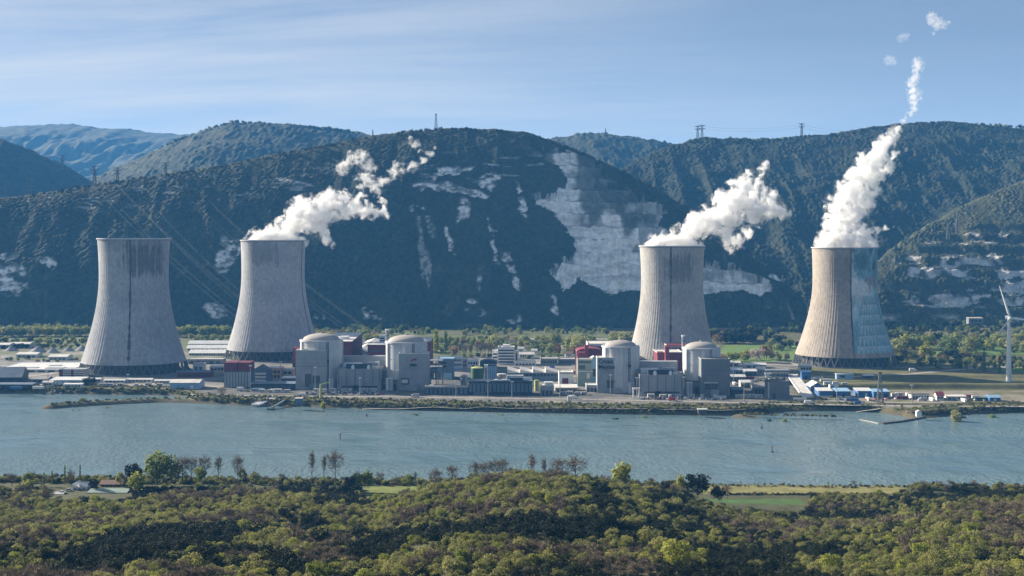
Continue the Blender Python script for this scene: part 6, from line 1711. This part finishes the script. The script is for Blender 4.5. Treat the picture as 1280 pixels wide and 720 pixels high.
kind('poplar', 'leaf_mid', 2.0, 19, 900, .9, 210, lobes=[(0, 0, 3.5 + k * 2.3, 1.9 - .13 * k, 1.9 - .13 * k, 2.4) for k in range(7)])
kind('poplar_pale', 'leaf_bright', 2.6, 19, 900, .9, 211, lobes=[(0, 0, 4 + k * 2.2, 2.6 - .2 * k, 2.6 - .2 * k, 2.4) for k in range(7)])
TM = {}; CROWN = {}
for nm, (cm_, tr_, bk) in TK.items():
    me = bpy.data.meshes.new('trunk'); me.from_pydata(tr_.v, [], tr_.f); me.materials.append(M[bk]); TM[nm] = me


def plant_tree(nm, x, y, hm, label, group=None, wide=1.0, z=None, name='tree'):
    base = {'poplar': 19, 'poplar_pale': 19, 'round': 13, 'round_b': 12, 'pale': 13, 'pale_b': 12.5, 'darktree': 10, 'fresh': 12, 'rust': 11, 'bloom': 11, 'bare': 13, 'bare_b': 12}[nm]
    s = hm / base; zz = float(ground_z(x, y)) if z is None else z
    r = thing(name, label, 'tree', (x, y, zz - .2), rng.uniform(0, 6.28), group); r.scale = (s * wide, s * wide, s)
    for pn, me in (('crown', TK[nm][0]), ('trunk', TM[nm])):
        c = link(bpy.data.objects.new(pn, me), r)
        if pn == 'crown': CROWN.setdefault(nm, c)
    return r


NMS = {'poplar': 'poplar_tree', 'poplar_pale': 'poplar_tree', 'darktree': 'evergreen_tree', 'bloom': 'blossom_tree', 'bare': 'bare_tree', 'bare_b': 'bare_tree', 'rust': 'budding_tree'}
DESC = {'round': 'mid-green round tree', 'round_b': 'wide mid-green tree', 'pale': 'pale spring-green tree', 'pale_b': 'broad pale-green tree', 'darktree': 'dark evergreen tree', 'fresh': 'yellow-green tree', 'rust': 'rusty budding tree', 'bloom': 'pinkish blossom tree', 'bare': 'bare grey-brown tree', 'bare_b': 'bare grey-brown tree', 'poplar': 'slim dark poplar', 'poplar_pale': 'slim yellow-green poplar'}


def T1(nm, px, yb, hpx, where, wide=1.0, z=None, group=None, d=None):
    if nm == 'bare' and (wide >= .9 or rng.random() < .25): nm = 'bare_b'
    d = gd(yb, 0 if z is None else z) if d is None else d
    return plant_tree(nm, X(px, d), d, hpx / F * d, f'{DESC[nm]} {where}', group, wide, z, NMS.get(nm, 'leafy_tree'))


def zone(x0, x1, y0, y1, n, h0, h1, kinds_, where, seed, wide=1.15):
    g = random.Random(seed)
    for i in range(n):
        px = x0 + (x1 - x0) * (i + g.random()) / n
        T1(g.choice(kinds_), px, g.uniform(y0, y1), g.uniform(h0, h1), where, wide * g.uniform(.9, 1.2), group='trees ' + where)


zone(-20, 108, 419.5, 421.5, 30, 12, 15, ['pale', 'round', 'round_b', 'pale_b', 'fresh'], 'in the far belt left of the leftmost tower', 1)
zone(-20, 112, 428, 432, 20, 7, 10, ['fresh', 'round', 'darktree', 'fresh'], 'in the second row left of the leftmost tower', 2)
zone(-10, 106, 434, 437, 16, 5, 8, ['round', 'darktree', 'pale', 'fresh'], 'among the gravel heaps left of the leftmost tower', 31, 1.3)
zone(-10, 96, 448, 455, 14, 4, 7, ['round', 'darktree', 'rust'], 'beside the far left halls', 32, 1.3)
zone(236, 296, 424, 427, 12, 6, 9, ['round', 'fresh', 'pale'], 'behind the greenhouses between the two left towers', 33, 1.3)
zone(540, 740, 424.5, 428, 24, 5, 9, ['round', 'pale', 'fresh', 'rust'], 'along the far white wall behind the plant', 34, 1.4)
zone(560, 700, 447, 450, 14, 5, 8, ['round', 'darktree', 'pale'], 'between the offices and workshops', 35, 1.2)
zone(1005, 1110, 414, 440, 12, 8, 14, ['round', 'darktree', 'pale'], 'behind the mural tower', 36, 1.3)
zone(218, 288, 420, 422, 18, 12, 16, ['pale', 'fresh', 'round', 'pale_b'], 'in the far belt between the two left towers', 3)
zone(396, 476, 428, 433, 15, 13, 21, ['pale', 'round', 'bare', 'pale_b', 'rust'], 'behind the leftmost reactor dome', 4)
zone(535, 640, 430, 434, 22, 8, 11, ['rust', 'fresh', 'round', 'rust'], 'in the low wood behind the office block', 5)
zone(560, 618, 443.5, 446, 14, 13, 17, ['bare', 'rust', 'bare'], 'in the bare row left of the office block', 6, .85)
zone(640, 735, 434, 440, 18, 9, 16, ['round', 'pale', 'rust', 'darktree', 'bare'], 'in the village right of the office block', 7)
zone(668, 740, 441, 446, 9, 10, 16, ['rust', 'round', 'pale'], 'behind the grey long buildings', 8)
zone(892, 944, 424.5, 430, 14, 13, 20, ['darktree', 'round', 'darktree', 'rust'], 'in the dark copse right of the third tower', 9, 1.4)
zone(900, 940, 449, 453, 7, 10, 15, ['fresh', 'rust', 'fresh'], 'along the green field right of the last dome', 10)
zone(953, 984, 449, 452, 6, 11, 15, ['rust', 'bare'], 'in the bare row before the green field', 11, .8)
zone(962, 998, 428, 436, 7, 9, 13, ['round', 'darktree', 'pale'], 'behind the green field left of the mural tower', 12)
zone(1112, 1290, 424, 428, 26, 8, 12, ['round', 'darktree', 'rust', 'round_b', 'pale'], 'in the long belt under the right cliffs', 13, 1.3)
zone(1110, 1290, 434, 441, 22, 14, 21, ['pale_b', 'round', 'pale', 'fresh', 'round_b', 'bare'], 'in the middle belt right of the mural tower', 14, 1.25)
zone(1114, 1290, 448, 456, 22, 7, 13, ['darktree', 'rust', 'round', 'darktree'], 'in the front belt right of the mural tower', 15, 1.2)
zone(1100, 1290, 409, 414, 22, 6, 9, ['darktree', 'round', 'darktree'], 'on the ledge at the foot of the right cliffs', 16, 1.3)
zone(760, 790, 430, 436, 6, 13, 20, ['pale', 'round', 'pale_b'], 'left of the third tower behind the third dome', 17)
zone(980, 1010, 405, 418, 6, 8, 12, ['fresh', 'pale', 'darktree'], 'beside the quarry road left of the mural tower', 18)
for nm, px, yb, h, wd, wh in (('poplar_pale', 545, 442, 31, 1.2, 'tallest, right of the second dome'), ('poplar', 557, 440, 26, 1.3, 'second from the left, right of the second dome'), ('pale_b', 617, 438, 22, 1, 'standing alone left above the office block'), ('pale', 655, 437, 20, 1.1, 'between office block and long white wall'), ('round', 695, 436, 23, 1, 'alone near the middle of the far wall'),
                              ('pale_b', 724, 443, 27, 1.1, 'large, left of the third dome'), ('round_b', 736, 440, 24, 1.1, 'close beside the larger one left of the third dome'), ('pale', 713, 441, 23, 1, 'third of the group left of the third dome'), ('bloom', 946.5, 452.5, 20, 1.1, 'on the green field, alone'), ('rust', 958, 449, 22, 1.2, 'right behind the blossom tree'), ('poplar', 1230, 465, 26, 1.1, 'left of the turbine tower'), ('poplar', 1249.5, 466.5, 21, 1.1, 'just before the turbine tower'),
                              ('poplar', 1194, 460, 14, 1.1, 'small, in the front belt'), ('bare', 1133, 457, 22, 1.2, 'reddish, at the right foot of the mural tower'), ('pale_b', 1122, 446, 26, 1.2, 'touching the right edge of the mural tower'), ('fresh', 1158, 450, 22, 1.2, 'bright, in the middle of the right belt'), ('pale_b', 1212, 444, 26, 1.2, 'big, left of the turbine'), ('round_b', 1190, 442, 24, 1.1, 'grey-green, in the centre of the right belt'),
                              ('pale', 1195, 519.5, 21, .95, 'on the right bank by the harbour'), ('fresh', 1240, 514.5, 10, 1.4, 'low and wide on the right bank'), ('darktree', 1203, 515.5, 9, 1, 'behind the bank tree by the harbour'), ('fresh', 104, 496.5, 12, 1.2, 'on the bank below the leftmost tower'), ('round', 121, 496, 9, 1.1, 'second on the bank below the leftmost tower'), ('darktree', 134, 494.5, 8, 1.1, 'third on the bank below the leftmost tower'),
                              ('darktree', 108, 482, 10, 1.4, 'beside the pale blue workshop'), ('darktree', 116, 480.5, 9, 1.4, 'right of the tree beside the pale blue workshop'), ('bare', 277, 497, 14, 1.5, 'wide, before the red-topped block'), ('poplar', 91, 506.5, 7, 1.4, 'left one on the narrow dike'), ('poplar', 99, 506, 7, 1.6, 'right one on the narrow dike'), ('round', 134, 503.5, 8, 1, 'largest on the narrow dike'), ('round', 520, 512, 9, 1.2, 'on the far bank before the emblem block'),
                              ('rust', 360, 503, 10, 1, 'on the far bank before the orange building'), ('fresh', 404, 504, 13, .8, 'on the far bank by the parked cars'), ('round', 627, 512, 8, 1.3, 'on the far bank before the pumping station'), ('round', 805, 515, 9, 1.2, 'on the far bank below the right auxiliary building'), ('darktree', 770, 517, 8, 1.2, 'on the far bank below the lettered block'), ('fresh', 981, 520, 11, .8, 'on the narrow spit at right'), ('darktree', 962, 519.5, 9, .8, 'on the narrow spit at right, left one'), ('round', 1004, 521, 7, 1, 'on the narrow spit at right, last one')):
    T1(nm, px, yb, h, wh, wd)

# near bank trees -------------------------------------------------
for nm, px, ytop, d, hpx, wd, wh in (('round', 196, 561, 868, 42, 1.15, 'tall and full, biggest on the near left bank'), ('round_b', 214, 566, 872, 36, 1.0, 'joined to the right of the biggest near-bank tree'), ('darktree', 168, 578, 870, 26, 1.0, 'left of the biggest near-bank tree'), ('fresh', 172, 588, 850, 26, 1.2, 'at the foot of the biggest near-bank tree'), ('round', 34, 587, 878, 20, 1.0, 'on the near bank far left'), ('fresh', 36, 598, 868, 18, 1.3, 'low, on the near bank far left'), ('poplar', 65, 588, 880, 18, .9, 'on the near bank left of the boathouse'), ('poplar', 55, 590, 880, 16, 1.2, 'second on the near bank left of the boathouse'),
                                     ('poplar', 81, 581, 884, 24, .7, 'thin, behind the boathouse, left'), ('poplar', 100, 580, 884, 24, .6, 'thin, behind the boathouse, right'), ('bare', 89, 586, 884, 20, .9, 'behind the boathouse'), ('fresh', 106, 592, 880, 14, .8, 'small, behind the boathouse'), ('pale', 150, 588, 880, 18, .8, 'right of the river house'), ('darktree', 117, 597, 866, 14, 1.1, 'between boathouse and river house'), ('bare', 15, 590, 880, 18, 1.1, 'at the far left near bank'),
                                     ('bare', 228, 569, 868, 30, 1.0, 'first right of the biggest near-bank tree'), ('bare', 239, 569, 868, 30, .9, 'second right of the biggest near-bank tree'), ('bare', 256, 568, 862, 30, .9, 'with a spreading top, left bank'), ('bare', 273, 569, 862, 30, .8, 'slender, left bank'), ('bare', 297, 567, 858, 34, .7, 'tallest of the slender left bank group'), ('fresh', 250, 582, 855, 20, 1.1, 'below the bare left bank trees'), ('pale', 303, 583, 858, 18, .9, 'beside the slender bare tree'), ('pale_b', 318, 588, 850, 16, 1.2, 'on the left bank right of the bare trees'),
                                     ('bare', 390, 562, 872, 38, .55, 'tall and narrow, left of the trio at the left-centre bank'), ('bare', 405, 566, 872, 34, .5, 'thin leaning, middle of the trio at the left-centre bank'), ('bare', 419, 561, 872, 40, .75, 'widest, right of the trio at the left-centre bank'), ('round', 446, 588, 862, 22, 1.0, 'at the left edge of the small bank meadow'), ('fresh', 460, 587, 862, 22, 1.0, 'right beside the bank meadow'), ('bare', 475, 589, 866, 18, 1.1, 'low and pinkish by the bank meadow'), ('darktree', 437, 594, 858, 16, 1.1, 'behind the meadow bushes'), ('fresh', 512, 591, 876, 14, 1.0, 'at the right end of the bank meadow'), ('bare', 519, 589, 876, 16, .8, 'at the far end of the bank meadow'),
                                     ('bare', 544, 584, 775, 28, 1.0, 'on the ridge, leftmost of its row'), ('bare', 566, 585, 775, 28, .9, 'on the ridge, second of its row'), ('bare', 594, 582, 775, 28, .9, 'on the ridge, third of its row'), ('bare', 606, 583, 775, 26, .9, 'on the ridge, fourth of its row'), ('bare', 618, 580, 775, 28, .9, 'on the ridge, fifth of its row'), ('bare', 628, 579, 775, 28, .9, 'on the ridge, sixth of its row'), ('bare', 665, 576, 775, 32, .8, 'on the ridge, tall and thin'), ('bare', 680, 580, 775, 28, .7, 'on the ridge, thin'), ('bare', 697, 578, 775, 30, 1.0, 'on the ridge, rounded'), ('bare', 719, 574, 775, 34, 1.2, 'on the ridge, densest crown'),
                                     ('fresh', 778, 578, 775, 34, 1.0, 'bright and round on the ridge'), ('fresh', 851, 592, 800, 20, .8, 'yellow, with a bare stem, at the right of the ridge'), ('darktree', 872, 590, 800, 30, 1.2, 'largest dark one beside the riverside field'), ('darktree', 898, 607, 800, 18, 1.4, 'low, left end of the riverside field'), ('bare', 909, 605, 806, 18, 1.0, 'by the riverside field'), ('darktree', 832, 602, 800, 12, 1.2, 'low, left of the yellow one'),
                                     ('bare', 1067, 600, 884, 8, 1.4, 'low on the near bank past the field'), ('darktree', 1083, 605, 880, 6, 1.4, 'shrubby on the near bank past the field'), ('bare', 1154, 600, 870, 10, 1.5, 'like a round bush on the near right bank')):
    zb = float(ground_z(X(px, d), d)) + 1.0 if 530 < px < 800 else CAMZ - (ytop + hpx - HY) / F * d
    T1(nm, px, 0, hpx, wh, wd, z=zb, d=d)


def pole(px, ytop, d, label):
    x = X(px, d); z0 = float(ground_z(x, d)); h = CAMZ - (ytop - HY) / F * d - z0
    root = thing('utility_pole', label, 'pole', (x, d, z0), 0, 'poles along the near bank')
    MB().lathe([(.22, -.3), (.15, h)], 8).build('post', M['wood'], root); MB().box(-.9, .9, -.08, .08, h - .7, h - .5).build('crossarm', M['wood'], root)


pole(926, 601, 878, 'utility pole on the near bank above the green field, left one'); pole(943, 603, 880, 'shorter utility pole on the near bank, right of the left one'); pole(1035.5, 602, 876, 'utility pole on the near bank past the end of the field'); pole(1143, 603, 872, 'utility pole by the round bush on the near right bank')


# --- trees standing along the skylines
def crests():
    g = np.random.default_rng(25); pts = []
    for sil, kk, df, dc in ((MAIN, .95, 2400, None), ([(840, 181), (880, 172), (950, 175), (1000, 172), (1050, 167), (1090, 160), (1130, 155), (1200, 153), (1250, 157), (1290, 158)], .47, 2660, None), ([(200, 185), (250, 164), (295, 152), (350, 155), (400, 160), (450, 166)], .5, 3300, 4500)):
        s = np.array(sil, float)
        for px in np.arange(max(s[0, 0], -20), min(s[-1, 0], 1300), .8):
            if g.random() < .45 + .5 * vnoise(px / 25, 0, 3): continue
            sy = np.interp(px, s[:, 0], s[:, 1]); D = dc or max((df + 160 / kk) / (1 - (294 - sy) / F / kk), df + 25)
            D2 = D + g.uniform(-30, 25)
            if sy > 320: continue
            pts.append((X(px, D), D2, CAMZ + (HY - sy) / F * D - 6.5, g.uniform(.7, 1.7) * D / 3000, g.choice([3, 4, 4, 0, 5])))
    a = np.array(pts)
    gn_scatter('hilltop_woods', a[:, :3], g.uniform(0, 6, len(a)), a[:, 3], a[:, 4].astype(int), [FIRST[k] for k in range(8)])


crests()


# --- closed woodland in the valley that reads as one mass
def woods():
    g = np.random.default_rng(35); P_ = []; ks = ['round', 'darktree', 'pale', 'rust', 'round_b', 'fresh']
    for x0, x1, y0, y1, n, h0, h1, w_ in ((885, 1012, 408, 427, 260, .5, 1.0, (.3, .45, .02, .08, .15, 0)), (1096, 1310, 404, 424, 330, .45, .9, (.3, .3, .12, .1, .15, .03)), (1104, 1310, 428, 462, 330, .3, .8, (.28, .25, .17, .1, .12, .08)),
                                          (-30, 112, 406, 417, 170, .6, 1.0, (.3, .1, .3, .05, .2, .05)), (214, 300, 407, 418, 130, .6, 1.0, (.3, .1, .3, .05, .2, .05)), (386, 770, 409, 419, 330, .4, .9, (.3, .2, .2, .1, .2, 0)),
                                          (386, 770, 427, 441, 170, .3, .75, (.25, .15, .25, .2, .1, .05)), (958, 1000, 430, 440, 30, .4, .8, (.4, .3, .1, .1, .1, 0)), (-30, 112, 424, 432, 60, .3, .6, (.3, .2, .2, .1, .1, .1))):
        for _ in range(n):
            px, py = g.uniform(x0, x1), g.uniform(y0, y1)
            if vnoise(px / 22, py / 7, 8) < -.35: continue
            d = gd(py); P_.append((X(px, d), d, g.uniform(h0, h1), g.choice(6, p=np.array(w_) / sum(w_))))
    a = np.array(P_); z = ground_z(a[:, 0], a[:, 1]) - .5
    gn_scatter('valley_woods', np.column_stack([a[:, 0], a[:, 1], z]), g.uniform(0, 6, len(a)), a[:, 2], a[:, 3].astype(int), [CROWN[k] for k in ks])


woods()
